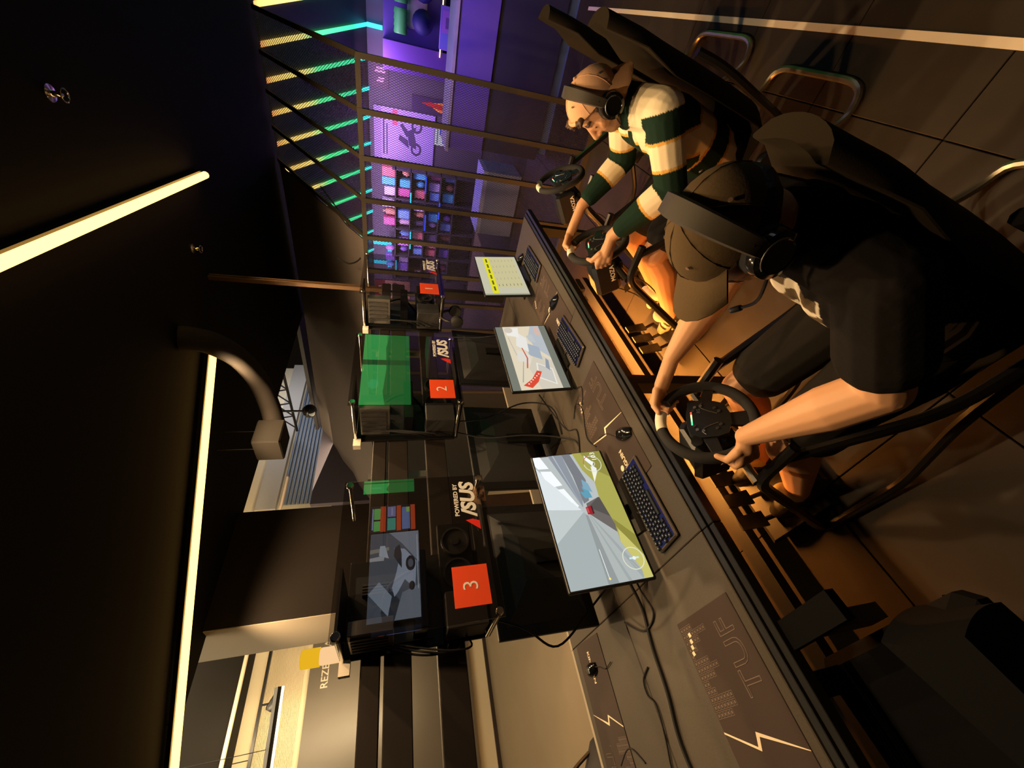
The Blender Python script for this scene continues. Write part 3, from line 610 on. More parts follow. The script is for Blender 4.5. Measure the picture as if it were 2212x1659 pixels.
# ------------------------------------------------------------------ mouse mats and mice
PADB=mat('pad_cloth',(.045,.028,.022),.8,bump=.1,nscale=400); PADL=mat('pad_line',(.20,.15,.12),.8); PADW=mat('pad_white',(.95,.78,.55),.6)
def pad(label,x,y,rz,flip=1):
    t=thing('mouse_mat',label,'mouse mat',(x,y,.7405),rz,'gaming mouse mats on the desk')
    MB().bbox(-.16,.16,-.34,.34,0,.003,.0012).obj('cloth',PADB,t)
    # word in outline, brand word, zig-zag stripe and block pattern printed flat
    text('print_word','TUF',.115,basis(YA,-XA,ZA,(.085,.19,.0034)),PADL,t,outline=.0012)
    text('print_word','KINGUIN',.034,basis(YA,-XA,ZA,(.02,-.22,.0034)),PADW,t,bold=.001,ext=.0002)
    MB().disc((-.022,-.22,.003),(0,0,1),[(.014,0),(.014,.0004)],14).obj('print_mark',PADW,t)
    z=.0034
    pts=[(-.16,.035),(-.03,-.012),(-.012,.020),(.16,-.035)]; lo=[(-.16,.030),(-.022,-.022),(-.004,.008),(.16,-.037)]
    n=len(pts); MB().add([(a,b,z) for a,b in pts]+[(a,b,z) for a,b in lo],[(i,i+1,n+i+1,n+i) for i in range(n-1)]).obj('print_stripe',PADW,t)
    mb=MB(); random.seed(3)
    for i in range(9):
        for j in range(13):
            if i>3+3*math.sin(j*1.3)+random.random()*2: continue
            a=-.155+i*.018; b=.065+j*.02
            for q in ((a,a+.016,b,b+.001),(a,a+.016,b+.016,b+.017),(a,a+.001,b,b+.017),(a+.015,a+.016,b,b+.017),(a+.005,a+.011,b+.005,b+.012)):
                mb.add([(q[0],q[2],z),(q[1],q[2],z),(q[1],q[3],z),(q[0],q[3],z)],[(0,1,2,3)])
    mb.obj('print_pattern',PADL,t)
    for k,(a,b) in enumerate(((-.140,.235),(-.132,.252),(-.124,.268),(-.118,.286))):
        MB().add([(a,b,z+.0002),(a+.015,b+.002,z+.0002),(a+.012,b+.014,z+.0002),(a-.002,b+.012,z+.0002)],[(0,1,2,3)]).obj('print_block',PADW,t)
    return t
p0=pad('printed gaming mouse mat lying alone on the bare desk end',-1.325,-.055,0)
pad('printed gaming mouse mat between racing screen and next keyboard',-1.36,1.12,.02)
pad('printed gaming mouse mat in front of first computer, beside far keyboard',-1.36,2.18,.03)
pad('printed gaming mouse mat turned to the far side of the desk',-2.36,.12,math.pi-.05)
def mouse(label,x,y,rz):
    t=thing('computer_mouse',label,'mouse',(x,y,.744),rz,'mice on the desk')
    rings=[]
    for i in range(9):
        u=i/8; xx=-.058+.116*u; wv=.030*math.sin(math.pi*(.12+.76*u))**.5*(1.0 if u<.5 else .98); h=.036*math.sin(math.pi*(.10+.84*u))**.8
        rings.append([(xx,-wv,0),(xx,-wv*.98,h*.45),(xx,-wv*.6,h*.9),(xx,0,h),(xx,wv*.6,h*.9),(xx,wv*.98,h*.45),(xx,wv,0)])
    MB().loft(rings).obj('shell',BLKG,t,True)
    MB().disc((-.03,-.004,.026),(0,1,0),[(.008,0),(.008,.008)],12).obj('wheel',DARK,t,True)
    MB().tube(spline([(-.058,0,.008),(-.10,.01,.003),(-.16,.03,.003),(-.24,.02,.003)],5),.0022,6).obj('cable',RUB,t)
mouse('glossy black mouse on the mat beside the racing screen',-1.25,1.00,-.5)
mouse('black mouse on the mat turned to the far side',-2.36,.33,math.pi)
mouse('black mouse on the mat beside the far keyboard',-1.27,2.13,-.2)
mouse('black mouse at the foot of the bare desk mat',-1.22,-.20,-.3)
mouse('black mouse behind the farthest keyboard',-1.42,3.02,-.3)
# ------------------------------------------------------------------ desk cables
def cable(label,pts,r=.004,name='desk_cable',m=RUB):
    return tag(MB().tube(spline(pts,7),r,6).obj(name,m,None,True),label,'cable')
cable('black cable looping from the racing screen back across the desk',[(-1.55,.52,.80),(-1.62,.45,.748),(-1.60,.36,.746),(-1.72,.33,.746),(-1.85,.40,.748)])
cable('thick black cable running to the bare desk end',[(-1.60,.50,.80),(-1.66,.40,.750),(-1.70,.27,.748),(-1.72,.12,.748),(-1.76,-.02,.748),(-1.74,-.2,.748),(-1.70,-.5,.748)],.007)
cable('thin tied cable bundle lying along the desk middle',[(-1.80,.22,.745),(-1.87,.19,.745),(-1.88,.14,.745),(-1.84,.10,.745),(-1.86,-.0,.746),(-1.90,-.1,.745),(-1.92,-.3,.745)],.0035)
cable('thin cable curling by the far mat edge',[(-2.10,-.05,.744),(-2.18,-.0,.744),(-2.25,.0,.744),(-2.35,-.04,.744)],.003)
cable('black cable draped behind the second screen',[(-1.62,1.62,.9),(-1.72,1.56,.80),(-1.72,1.42,.746),(-1.62,1.33,.746),(-1.68,1.22,.746),(-1.8,1.15,.75)])
cable('black cable from second computer down to the desk',[(-1.93,1.60,1.40),(-1.90,1.52,1.2),(-1.80,1.45,.98),(-1.72,1.36,.80),(-1.66,1.26,.746),(-1.75,1.12,.746)],.005)
cable('second black cable from second computer to the desk',[(-1.95,1.70,1.42),(-1.88,1.66,1.2),(-1.78,1.70,.95),(-1.74,1.62,.78),(-1.80,1.45,.746)],.005)
cable('black cable from first computer hanging behind the yellow table screen',[(-1.95,2.62,1.42),(-1.90,2.55,1.15),(-1.78,2.45,.92),(-1.70,2.40,.746),(-1.62,2.32,.746)],.004)
cable('black cable from third computer sagging below its glass',[(-1.93,.55,1.40),(-1.85,.45,1.22),(-1.95,.38,1.05),(-1.95,.5,.85),(-1.8,.58,.745)],.005)
cable('headphone cable across the desk between second and third screens',[(-1.60,1.40,.746),(-1.52,1.44,.746),(-1.48,1.36,.746),(-1.55,1.22,.746),(-1.50,1.12,.746)],.003)
cable('black keyboard cable by the pale drawing screen',[(-1.40,1.78,.748),(-1.48,1.55,.746),(-1.40,1.46,.746),(-1.46,1.38,.746)],.003)
# ================================================================== rack with open-frame computers
RK=mat('rack_rail',(.028,.022,.018),.45,.2,spec=.3)
rk=thing('computer_rack','black horizontal rail rack hung along the desk middle','rack',(-1.96,0,0))
for z0,z1 in ((1.795,1.87),(1.675,1.782),(1.455,1.572)):
    MB().bbox(-.025,.025,-2.1,3.36,z0,z1,.004).obj('rail',RK,rk)
for y in (-1.6,.62,1.34,1.62,2.42,3.31):
    MB().box(-.045,-.025,y-.02,y+.02,1.44,1.89).obj('bracket',STEEL,rk)
for y in (-1.6,3.31):
    MB().box(-.03,.005,y-.022,y-.006,1.85,3.2).obj('hanging_post',mat('post_brown',(.16,.09,.045),.4,.5),rk); MB().box(-.03,.005,y+.006,y+.022,1.85,3.2).obj('hanging_post',mat('post_brown',(.16,.09,.045),.4,.5),rk)
for y in (-1.6,3.31): MB().box(-.05,.03,y-.03,y+.03,.742,1.46).obj('upright',RK,rk)
GL=glassmat('smoked_glass',(.72,.70,.69),.12)
PCB=mat('circuit_board',(.012,.014,.016),.5); FAN=mat('fan_blade',(.03,.028,.027),.4); COP=mat('copper_cooler',(.55,.25,.10),.3,.8)
def computer(label,y,num,zb):
    t=thing('open_frame_computer',label,'computer',(-1.60,y,zb),0,'open-frame computers on the rack')
    W,H=.62,.61; a,b=-W/2,W/2
    g=MB().bbox(-.005,0,a,b,0,H,.001).obj('glass_pane',GL,t)
    # tray
    MB().bbox(-.335,-.32,a+.02,a+.40,.02,H-.02,.003).obj('tray',BLKM,t)
    MB().box(-.32,-.02,a+.02,b-.08,.005,.02).obj('floor_rail',BLKM,t)
    MB().box(-.32,-.03,a+.02,a+.26,H-.022,H-.012).obj('top_rail',BLKM,t)
    for yy in (a+.02,b-.02):
        for zz in (.022,H-.022):
            r=MB().disc((.006,yy,zz),(-1,0,0),[(.013,-.004),(.016,0),(.016,.008),(.008,.010),(.008,.30)],14).obj('standoff',CHR,t,True)
    # motherboard and parts on the tray
    MB().box(-.318,-.312,a+.05,a+.33,.24,.56).obj('motherboard',PCB,t)
    for k in range(4): MB().box(-.312,-.275,a+.24+k*.012,a+.246+k*.012,.40,.53).obj('memory_stick',DARK,t)
    MB().disc((-.312,a+.15,.45),(1,0,0),[(.045,0),(.045,.03),(.03,.045)],18).obj('cpu_cooler',BLKG,t,True)
    MB().bbox(-.28,-.06,a+.03,a+.08,.40,.56,.003).obj('port_bracket',STEEL,t)
    for k in range(5): MB().box(-.25+k*.035,-.232+k*.035,a+.024,a+.03,.42,.55).obj('port',DARK,t)
    gp=MB().bbox(-.30,-.16,a+.05,a+.36,.27,.325,.004).obj('graphics_card',BLKG,t)
    for k in range(2): MB().disc((-.23,a+.13+k*.13,.27),(0,0,-1),[(.05,-.004),(.05,.004),(.012,.006)],18).obj('fan',FAN,gp,True)
    MB().bbox(-.31,-.16,a+.03,a+.17,.03,.20,.004).obj('power_supply',DARK,t)
    rd=MB().bbox(-.315,-.285,a+.20,b-.09,.04,.20,.003).obj('radiator',BLKM,t)
    for k in range(2):
        MB().disc((-.284,a+.28+k*.15,.12),(1,0,0),[(.068,0),(.068,.025),(.060,.025),(.058,.012),(.02,.012),(.018,.022)],22).obj('fan',FAN,rd,True)
    for k in range(3):
        MB().tube(spline([(-.30,a+.05,.12+k*.03),(-.24,a-.02,.10+k*.05),(-.20,a-.03,.20+k*.05),(-.24,a+.03,.40+k*.03)],6),.004,6).obj('wiring',RUB,t,True)
    MB().tube(spline([(-.31,a+.26,.20),(-.22,a+.3,.30),(-.22,a+.24,.42),(-.27,a+.16,.45)],6),.008,8).obj('coolant_hose',RUB,t,True)
    # printed graphics on the glass
    text('print_logo','/SUS',.088,basis(YA,ZA,XA,(.0016,b-.125,.082)),WHT,t,bold=.0035,ext=.0004,shear=.18)
    text('print_logo','POWERED BY',.026,basis(YA,ZA,XA,(.0016,b-.125,.137)),WHT,t,bold=.0006,ext=.0004)
    MB().prism([(.0012,b-.272,.045),(.0012,b-.226,.105),(.0012,b-.222,.075),(.0012,b-.232,.045)],(.0005,0,0)).obj('print_mark',RED,t)
    cdm=MB().box(.0006,.0022,a+.05,a+.20,.045,.185).obj('number_card',ORG,t)
    text('print_number',str(num),.085,basis(YA,ZA,XA,(.0028,a+.125,.115)),WHT,cdm,bold=-.0005,ext=.0003)
    MB().box(-.335,-.30,a-.03,a+.02,H-.05,H-.01).obj('asset_label',mat('paper_label',(.8,.72,.6),.6),t)
    return t
computer('open-frame computer behind glass and orange number 3 card, above the racing screen',.745,3,1.345)
computer('open-frame computer behind glass and orange number 2 card, above the pale drawing screen',1.83,2,1.375)
computer('open-frame computer behind glass and orange number 1 card, above the yellow table screen',2.93,1,1.39)
t=thing('headset','black over-ear headset hanging under first computer','headset',(-1.78,2.66,1.20))
MB().tube([(0,.08*math.cos(k/16*math.pi),.12+.09*math.sin(k/16*math.pi)) for k in range(17)],.011,8).obj('headband',BLK,t,True)
for s in (-1,1): MB().disc((0,s*.055,.09),(0,s,0),[(.045,0),(.05,.012),(.047,.035),(.03,.045)],18).obj('ear_cup',DARK,t,True)
MB().tube([(-.12,0,.215),(.02,0,.215)],.006,6).obj('hook',STEEL,t)
# ================================================================== sim racing rigs
TUBEM=mat('rig_tube',(.02,.018,.016),.28,.5); FAB=mat('seat_fabric',(.022,.016,.009),.9,bump=.15,nscale=300,spec=.06)
SUE=mat('suede',(.018,.017,.016),.85); BASE=mat('wheel_base_shell',(.02,.02,.02),.35,.4)
WN=V((.85,0,.53)).normalized(); WE2=V((-WN.z,0,WN.x)); WZ=.745; WR=.143
def wheel_pt(th,R=WR): return V((0,0,WZ))+(YA*math.cos(th)+WE2*math.sin(th))*R
def rig(label,x,y,roll,sdx=0):
    t=thing('racing_rig',label,'racing seat',(x,y,0),0,'tubular racing simulator seats')
    r=.0165
    def corner(pts,k=.06,n=5):
        out=[V(pts[0])]
        for i in range(1,len(pts)-1):
            p=V(pts[i]); a=(V(pts[i-1])-p); b=(V(pts[i+1])-p); ka=min(k,a.length*.45); kb=min(k,b.length*.45)
            A=p+a.normalized()*ka; B=p+b.normalized()*kb
            for q in range(n+1):
                u=q/n; out.append(A*(1-u)**2+p*2*u*(1-u)+B*u*u)
        return out+[V(pts[-1])]
    for s in (-1,1):
        MB().tube(corner([(.56,s*.27,.28),(.28,s*.27,.24),(-.05,s*.26,.04),(-.45,s*.24,.03),(-.50,s*.05,.03)],.08),r,8).obj('base_tube',TUBEM,t,True)
        MB().tube(corner([(.10,s*.20,.62),(-.08,s*.20,.62),(-.42,s*.23,.045)],.06),r*1.15,8).obj('wheel_upright',TUBEM,t,True)
        MB().tube(corner([(.05,s*.20,.62),(.32,s*.265,.34),(.58+sdx,s*.265,.25),(.70+sdx,s*.262,.66),(.715+sdx,s*.235,.76)],.10),r,8).obj('seat_tube',TUBEM,t,True)
        MB().disc((.54,s*.285,.285),(0,s,0),[(.04,-.02),(.045,0),(.04,.012)],14).obj('hinge',BLK,t,True)
    MB().tube(corner([(.52,-.28,.29),(.74,-.28,.018),(.855,-.25,.018),(.855,.25,.018),(.74,.28,.018),(.52,.28,.29)],.10),r*.85,8).obj('rear_stand',mat('rig_tube_bare',(.28,.24,.17),.3,.8),t,True)
    MB().tube([(-.08,-.20,.62),(-.08,.20,.62)],r,8).obj('wheel_crossbar',TUBEM,t,True)
    # fabric sling seat
    path=[(x_+sdx*min(1,max(0,(x_-.2)/.4)),z_,w_) for x_,z_,w_ in ((.20,.345,.20),(.32,.315,.225),(.46,.275,.24),(.56,.285,.25),(.615,.36,.255),(.645,.50,.26),(.675,.66,.265),(.70,.80,.25),(.722,.92,.20),(.734,1.0,.155),(.742,1.05,.10))]
    rings=[]
    for i,(px,pz,w) in enumerate(path):
        a=V((path[max(i-1,0)][0],0,path[max(i-1,0)][1])); b=V((path[min(i+1,len(path)-1)][0],0,path[min(i+1,len(path)-1)][1]))
        tn=(b-a).normalized(); nn=V((-tn.z,0,tn.x))
        f=[];k=[]
        for q in range(11):
            u=-1+q*.2; c=V((px,u*w,pz))+nn*(.065*u*u*(1 if 1<i<8 else .5))
            f.append(c+nn*.018*(1-u**8)); k.append(c-nn*.022*(1-u**8)-nn*.004)
        rings.append(f+k[::-1])
    MB().loft(rings).obj('sling_seat',FAB,t,True)
    # wheel base and side motor
    b=MB(); ax=-WN; cc=V((0,0,WZ))
    e1=YA; 
    def rb(d,hw,hh,ch=.02): 
        c=cc+ax*d; return [c+e1*p+WE2*q for p,q in ((-hw+ch,-hh),(hw-ch,-hh),(hw,-hh+ch),(hw,hh-ch),(hw-ch,hh),(-hw+ch,hh),(-hw,hh-ch),(-hw,-hh+ch))]
    b.loft([rb(.075,.060,.058),rb(.085,.074,.070),rb(.26,.074,.070),rb(.27,.066,.062)]); ob=b.obj('wheel_base',BASE,t)
    c2=cc+ax*.15-YA*.0755; text('brand','MOZA',.034,basis(-ax,WE2,-YA,c2-WE2*.03),WHT,ob,bold=.0006)
    c3=cc+ax*.15+YA*.0755; text('brand','MOZA',.034,basis(ax,WE2,YA,c3-WE2*.03),WHT,ob,bold=.0006)
    MB().loft([rb(.10,.075,.01),rb(.22,.075,.01)]).obj('mount_plate',BLKM,t).location=-WE2*.081
    MB().disc(cc,ax,[(.024,.012),(.028,.02),(.028,.06),(.035,.078)],16).obj('quick_release',BLKM,t,True)
    # steering wheel
    rot=Matrix.Rotation(-roll,3,WN)
    Ea=rot@YA; Eb=rot@WE2
    P=lambda th,R=WR,d=0: cc+(Ea*math.cos(th)+Eb*math.sin(th))*R+WN*d
    n=64; s0=int(n*.25)-2
    rim=MB(); rim.tube([P((s0+4+k*(n-4)/n*n/(n))*2*math.pi/n) for k in range(n-3)],.0185,12); 
    sw=rim.obj('wheel_rim',SUE,t,True)
    MB().tube([P((s0-.5+k)*2*math.pi/n) for k in range(6)],.0190,12).obj('centre_stripe',mat('stripe_cream',(.9,.8,.6),.6),sw,True)
    hub=MB()
    def pl(pts,d0,d1): hub.loft([[cc+Ea*a+Eb*b_+WN*d for a,b_ in pts] for d in (d0,d1)])
    pl([(-.070,-.03),(-.058,-.060),(-.02,-.074),(.02,-.074),(.058,-.060),(.070,-.03),(.074,.02),(.060,.052),(.02,.060),(-.02,.060),(-.060,.052),(-.074,.02)],-.010,.012)
    for s in (-1,1): pl([(s*.055,-.022),(s*.14,-.040),(s*.142,-.012),(s*.06,.02)][::s],-.006,.006)
    pl([(-.022,-.06),(.022,-.06),(.03,-.14),(-.03,-.14)],-.006,.006)
    hb=hub.obj('wheel_hub',mat('hub_plastic',(.012,.012,.012),.38),t)
    for s in (-1,1):
        pth=[cc+Ea*(s*(.018+.045*u))+Eb*(-.035+.05*math.sin(u*2.2))+WN*.0135 for u in [k/8 for k in range(9)]]
        MB().tube(pth,.0014,6).obj('trim_line',STEEL,hb,True)
        MB().disc(cc+Ea*s*.075+Eb*.035+WN*-.012,WN,[(.018,-.004),(.018,.004)],10).obj('shift_paddle',BLK,hb)
        for a,bb in ((.030,.038),(.045,.030),(.050,.012),(.040,-.030),(.026,-.042)):
            MB().disc(cc+Ea*s*a+Eb*bb+WN*.012,WN,[(.0055,0),(.005,.004)],10).obj('button',DARK if a<.045 else STEEL,hb,True)
    for k in range(10):
        col=[(1,.1,.05),(1,.1,.05),(.95,.9,.3),(.9,1,.4),(.7,1,.4),(.5,1,.4),(.4,1,.5),(.2,1,.4),(.1,1,.35),(.1,1,.35)][9-k]
        c=cc+Ea*(-.024+.0053*k)+Eb*(.044)+WN*.0125
        MB().prism([c-Ea*.0022-Eb*.0025,c+Ea*.0022-Eb*.0025,c+Ea*.0022+Eb*.0025,c-Ea*.0022+Eb*.0025],WN*.001).obj('rev_light',emi('rev_%d_%d'%(int(col[0]*100),int(col[1]*100)),col,1.6),hb)
    text('print_mark','RS',.016,basis(Ea,Eb,WN,cc+Ea*.03+Eb*.02+WN*.0125),STEEL,hb)
    # pedals
    pd=MB().prism([(-.30,-.19,.03),(-.62,-.19,.03),(-.66,-.19,.06),(-.62,-.19,.09),(-.30,-.19,.05)],(0,.38,0)).obj('pedal_plate',BLKM,t)
    for q,yy in enumerate((-.11,0,.11)):
        MB().tube([(-.52,yy,.06),(-.60,yy,.16),(-.58,yy,.20)],.010,6).obj('pedal_arm',BLKM,t,True)
        MB().loft([[(-.565,yy-.035,.13),(-.565,yy+.035,.13),(-.60,yy+.03,.25),(-.60,yy-.03,.25)],[(-.555,yy-.035,.132),(-.555,yy+.035,.132),(-.59,yy+.03,.252),(-.59,yy-.03,.252)]]).obj('pedal',BLKM,t)
    MB().tube(spline([(-.16,.05,.62),(-.22,.12,.5),(-.2,.05,.35),(-.35,.1,.12),(-.5,.06,.05)],6),.004,6).obj('cable',RUB,t,True)
    return t
RIGS={'A':(-.835,.715),'B':(-.745,1.85),'C':(-.66,2.62)}
ROLL={'A':.40,'B':.28,'C':0.0}
rig('racing rig whose driver wears a brown cap and black shirt',*RIGS['A'],ROLL['A'],.06)
rig('racing rig whose driver wears a striped rugby shirt',*RIGS['B'],ROLL['B'],.09)
rig('empty racing rig nearest the mesh partition',*RIGS['C'],ROLL['C'])
# ================================================================== people
def blob(name, mb, voxel, it, m, parent, colfn=None, base=V((0,0,0))):
    me=mb.mesh(name, m); o=bpy.data.objects.new('tmp_blob',me); C.objects.link(o)
    r=o.modifiers.new('r','REMESH'); r.mode='VOXEL'; r.voxel_size=voxel; r.use_smooth_shade=True
    s=o.modifiers.new('s','SMOOTH'); s.factor=.5; s.iterations=it
    dg=bpy.context.evaluated_depsgraph_get()
    m2=bpy.data.meshes.new_from_object(o.evaluated_get(dg)); bpy.data.objects.remove(o)
    n=len(m2.vertices); co=np.empty(n*3,np.float32); m2.vertices.foreach_get('co',co); co=co.reshape(-1,3)
    if colfn is not None:
        col=np.ones((n,4),np.float32); col[:,:3]=colfn(co)
        a=m2.attributes.new('Col','FLOAT_COLOR','POINT'); a.data.foreach_set('color',col.ravel())
    m2.materials.clear(); m2.materials.append(m); m2.name=name
    m2.polygons.foreach_set('use_smooth',[True]*len(m2.polygons))
    m2.transform(Matrix.Translation(-base))
    return link(name,m2,parent)
def segd(co,a,b):
    a=np.array(a);b=np.array(b); d=b-a; t=np.clip(((co-a)@d)/(d@d),0,1); return np.linalg.norm(co-(a+t[:,None]*d),axis=1), t
def head_frame(c,pitch,yaw,tilt=0):
    f=V((-math.cos(pitch)*math.cos(yaw),-math.cos(pitch)*math.sin(yaw),-math.sin(pitch)))
    l=V((math.sin(yaw),-math.cos(yaw),0)); u=f.cross(l)
    if u.z<0: u=-u
    if tilt:
        R=Matrix.Rotation(tilt,3,f); l=R@l; u=R@u
    M=Matrix((f,l,u)).transposed().to_4x4(); M.translation=V(c); return M
def hand(mb, G, r, n, t, wrist, k=1.0):
    # closed grip around a rim through G: r points out of the wheel, n to the driver, t along the rim towards its top
    G,r,n,t,wrist=V(G),V(r).normalized(),V(n).normalized(),V(t).normalized(),V(wrist)
    kn=G+r*.038+n*.012
    pc=kn+(wrist-kn).normalized()*.045
    for o in (-.028,0,.026): mb.cap(kn+t*o*.95, pc.lerp(wrist,.45)+t*o*.55, .0150,.0175,10)
    mb.cap(pc, wrist, .026,.027,12)
    for i,(o,L,rr) in enumerate(((.031,.95,.0098),(.011,1.05,.0102),(-.010,1.0,.0098),(-.030,.85,.0088))):
        K=kn+t*o+r*.002; p1=G+r*.034*L-n*.014+t*o*1.02; p2=G+r*.006-n*.030*L+t*o*1.0; p3=G-r*.020-n*.016+t*o*.98
        mb.cap(K,p1,rr*1.15,rr*1.05,10); mb.cap(p1,p2,rr*1.02,rr*.95,10); mb.cap(p2,p3,rr*.95,rr*.82,10)
    T0=pc+t*.030+n*.004; T1=G+t*.050+r*.018+n*.024; T2=G+t*.066-r*.010+n*.022
    mb.cap(T0,T1,.016,.0125,10); mb.cap(T1,T2,.0120,.0095,10)
def limb(mb,pts,rs,n=14):
    for i in range(len(pts)-1): mb.cap(pts[i],pts[i+1],rs[i],rs[i+1],n)
def person(key,label,J,skin,shirt_fn,sleeve,shorts_col,capcol,cap_back,beard,hs_label,shoe_cols,shoe_label,sock):
    bx,by=RIGS[key]; base=V((J['pelvis'].x,J['pelvis'].y,0))
    root=thing('person',label,'person',base,0)
    HM=head_frame(J['head'],J['pitch'],J['yaw'],J.get('tilt',0)); h=lambda a,b,c: HM@V((a,b,c))
    rot=Matrix.Rotation(-ROLL[key],3,WN)
    body=MB()
    # torso
    pv,ch,nk=J['pelvis'],J['chest'],J['neck']
    for s in (-1,0,1): body.cap(pv+YA*s*.085,ch+YA*s*.10,.105,.105)
    R3=HM.to_3x3()
    body.cap(nk,h(-.025,0,-.05),.060,.054)
    # head
    body.ball(h(-.012,0,.028),.1,18,(1.02,.80,.92),R3)
    body.cap(h(.032,0,-.005),h(.052,0,-.075),.066,.042); body.cap(h(.0,.04,-.04),h(.055,.016,-.088),.03,.022); body.cap(h(.0,-.04,-.04),h(.055,-.016,-.088),.03,.022)
    body.cap(h(.055,0,-.088),h(.066,0,-.092),.026,.02)
    if J.get('bulk',1)>1:
        for s in (-1,1): body.cap(h(.01,s*.058,-.045),h(.045,s*.040,-.085),.034,.030)
        body.cap(h(-.03,0,-.06),h(.03,0,-.10),.062,.05)
    body.cap(h(.086,0,.022),h(.116,0,-.026),.009,.013,10); body.cap(h(.103,.010,-.034),h(.103,-.010,-.034),.010,.010,8)
    body.cap(h(.078,.032,.030),h(.083,-.032,.030),.012,.012,10); body.cap(h(.083,.016,-.058),h(.083,-.016,-.058),.009,.009,8); body.cap(h(.082,.013,-.069),h(.082,-.013,-.069),.009,.009,8)
    for s in (-1,1):
        body.cap(h(.05,s*.048,-.012),h(.062,s*.036,-.026),.022,.02,10)
        body.ball(h(-.012,s*.079,-.005),.028,12,(.75,.35,1.1),R3)
    # arms and hands
    arms={}
    for s,side in ((-1,'L'),(1,'R')):
        S,E,Wp=J['sh'+side],J['el'+side],J['wr'+side]
        limb(body,[nk-ZA*.03,S],[.07,.062]); ak=J.get('bulk',1); limb(body,[S,E],[.056*ak,.046*ak]); mid=E.lerp(Wp,.35); limb(body,[E,mid,Wp],[.046*ak,.048*ak,.029])
        th=J['th'+side]; G=V((bx,by,0))+wheel_pt(th); rr=(G-V((bx,by,WZ))).normalized(); tt=WN.cross(rr)*(1 if s>0 else -1)
        if tt.z<0 and abs(math.sin(th))<.95: tt=-tt
        hand(body,G,rr,WN,tt,Wp); arms[side]=(S,E,Wp)
    # legs
    for side in 'LR':
        H,K,A,T=[J[k+side] for k in ('hip','knee','ank','toe')]
        limb(body,[H,K],[.092,.066]); m=K.lerp(A,.3)+V((.03,0,0)); limb(body,[K,m,A],[.063,.068,.042]); fd=(T-A).normalized(); fu=(ZA-fd*fd.z).normalized(); body.cap(A-fu*.02,A+fd*.13-fu*.05,.032,.022)
    sk=np.array(skin)
    hc=np.array(HM.translation); Hi=np.array(HM.inverted())
    def skinfn(co):
        c=np.tile(sk,(len(co),1)); l=co@Hi[:3,:3].T+Hi[:3,3]
        d=np.linalg.norm(l,axis=1)<.16
        if beard is not None:
            m=d&(l[:,2]<-.045+.35*np.clip(l[:,0]-.03,-.1,.0)*0)&(l[:,0]>-.03)&~((l[:,0]>.074)&(l[:,2]>-.07)&(abs(l[:,1])<.02)); c[m]=c[m]*.35+np.array(beard)*.65
        br=d&(abs(l[:,2]-.036)<.007)&(l[:,0]>.06)&(abs(abs(l[:,1])-.032)<.02); c[br]=(.06,.03,.02)
        lp=d&(l[:,0]>.078)&(l[:,2]<-.05)&(l[:,2]>-.076)&(abs(l[:,1])<.022); c[lp]=c[lp]*np.array([.85,.6,.6])
        return c
    blob('body',body,.0042,3,vcol('skin_'+key,.5,.35),root,skinfn,base)
    # eyes
    for s in (-1,1):
        e=MB().ball(h(.072,s*.031,.006)-base,.0115,10).obj('eye',mat('eye_white',(.7,.65,.6),.3),root,True); MB().cap(h(.081,s*.040,.002)-base,h(.083,s*.024,.002)-base,.0035,.003,8).obj('eyelid',mat('eyelash',(.05,.025,.015),.6),e)
    # shirt
    sh=MB()
    low=pv+V((.0,0,.02))
    for s in (-1,0,1): sh.cap(low+YA*s*.095,ch+YA*s*.105,.122,.122)
    sh.cap(nk-V((0,0,.035)),nk+V((0,0,.0)),.085,.072)
    for side in 'LR':
        S,E,Wp=arms[side]; limb(sh,[nk-ZA*.035,S],[.085,.078])
        if sleeve=='short': limb(sh,[S,S.lerp(E,.62)],[.078,.088])
        else: limb(sh,[S,E],[.074,.064]); limb(sh,[E,E.lerp(Wp,.35),E.lerp(Wp,.80)],[.064,.060,.046])
    blob('shirt',sh,.0045,3,vcol('shirt_'+key,.9,.08,.9,22),root,lambda co: shirt_fn(co,J,arms,HM),base)
    # shorts
    so=MB()
    for s in (-1,1): so.cap(pv+YA*s*.07,pv+YA*s*.07-V((.06,0,.02)),.125,.115)
    for side in 'LR': limb(so,[J['hip'+side],J['hip'+side].lerp(J['knee'+side],.78)],[.112,.100])
    blob('shorts',so,.006,3,mat('shorts_'+key,shorts_col,.9,bump=.2,nscale=80,spec=.1),root,None,base)
    # shoes and socks
    for side in 'LR':
        A,T=J['ank'+side],J['toe'+side]; d=(T-A); d=V((d.x,d.y,d.z)); dn=d.normalized(); up=(ZA-dn*dn.z).normalized(); la=dn.cross(up)
        sx=MB(); sx.cap(A+up*.075,A-up*.0,.042,.044); blob('sock',sx,.005,2,mat('sock_'+key,sock,.9),root,None,base)
        s1=MB(); heel=A-dn*.045-up*.045; toe=A+dn*.185-up*.055
        s1.cap(heel+up*.02,A+up*.0,.042,.044); s1.cap(A-up*.01,A+dn*.12-up*.03,.044,.040); s1.cap(A+dn*.12-up*.035,toe+up*.012,.042,.032); s1.cap(heel,toe,.036,.030)
        shoe=blob('shoe',s1,.0048,2,vcol('shoe_'+key,.6,.4),root,(lambda co,A=A,dn=dn,up=up:shoe_cols(co,np.array(A),np.array(dn),np.array(up))),base)
        so_=MB(); pts=[]
        for k in range(20):
            a=2*math.pi*k/20; pts.append(heel.lerp(toe,.5)-up*.035+dn*math.cos(a)*.155+la*math.sin(a)*(.046 if math.cos(a)>-.2 else .038))
        so_.prism([p-base for p in pts],up*.026); so_.obj('sole',mat('sole_'+key,shoe_label,.6),shoe)
        for k in range(4):
            c=A+dn*(.045+.024*k)+up*(.026-.010*k); MB().tube([c-la*.026-base,c+up*.006-base,c+la*.026-base],.0035,6).obj('lace',mat('lace',(.8,.75,.65),.8),shoe)
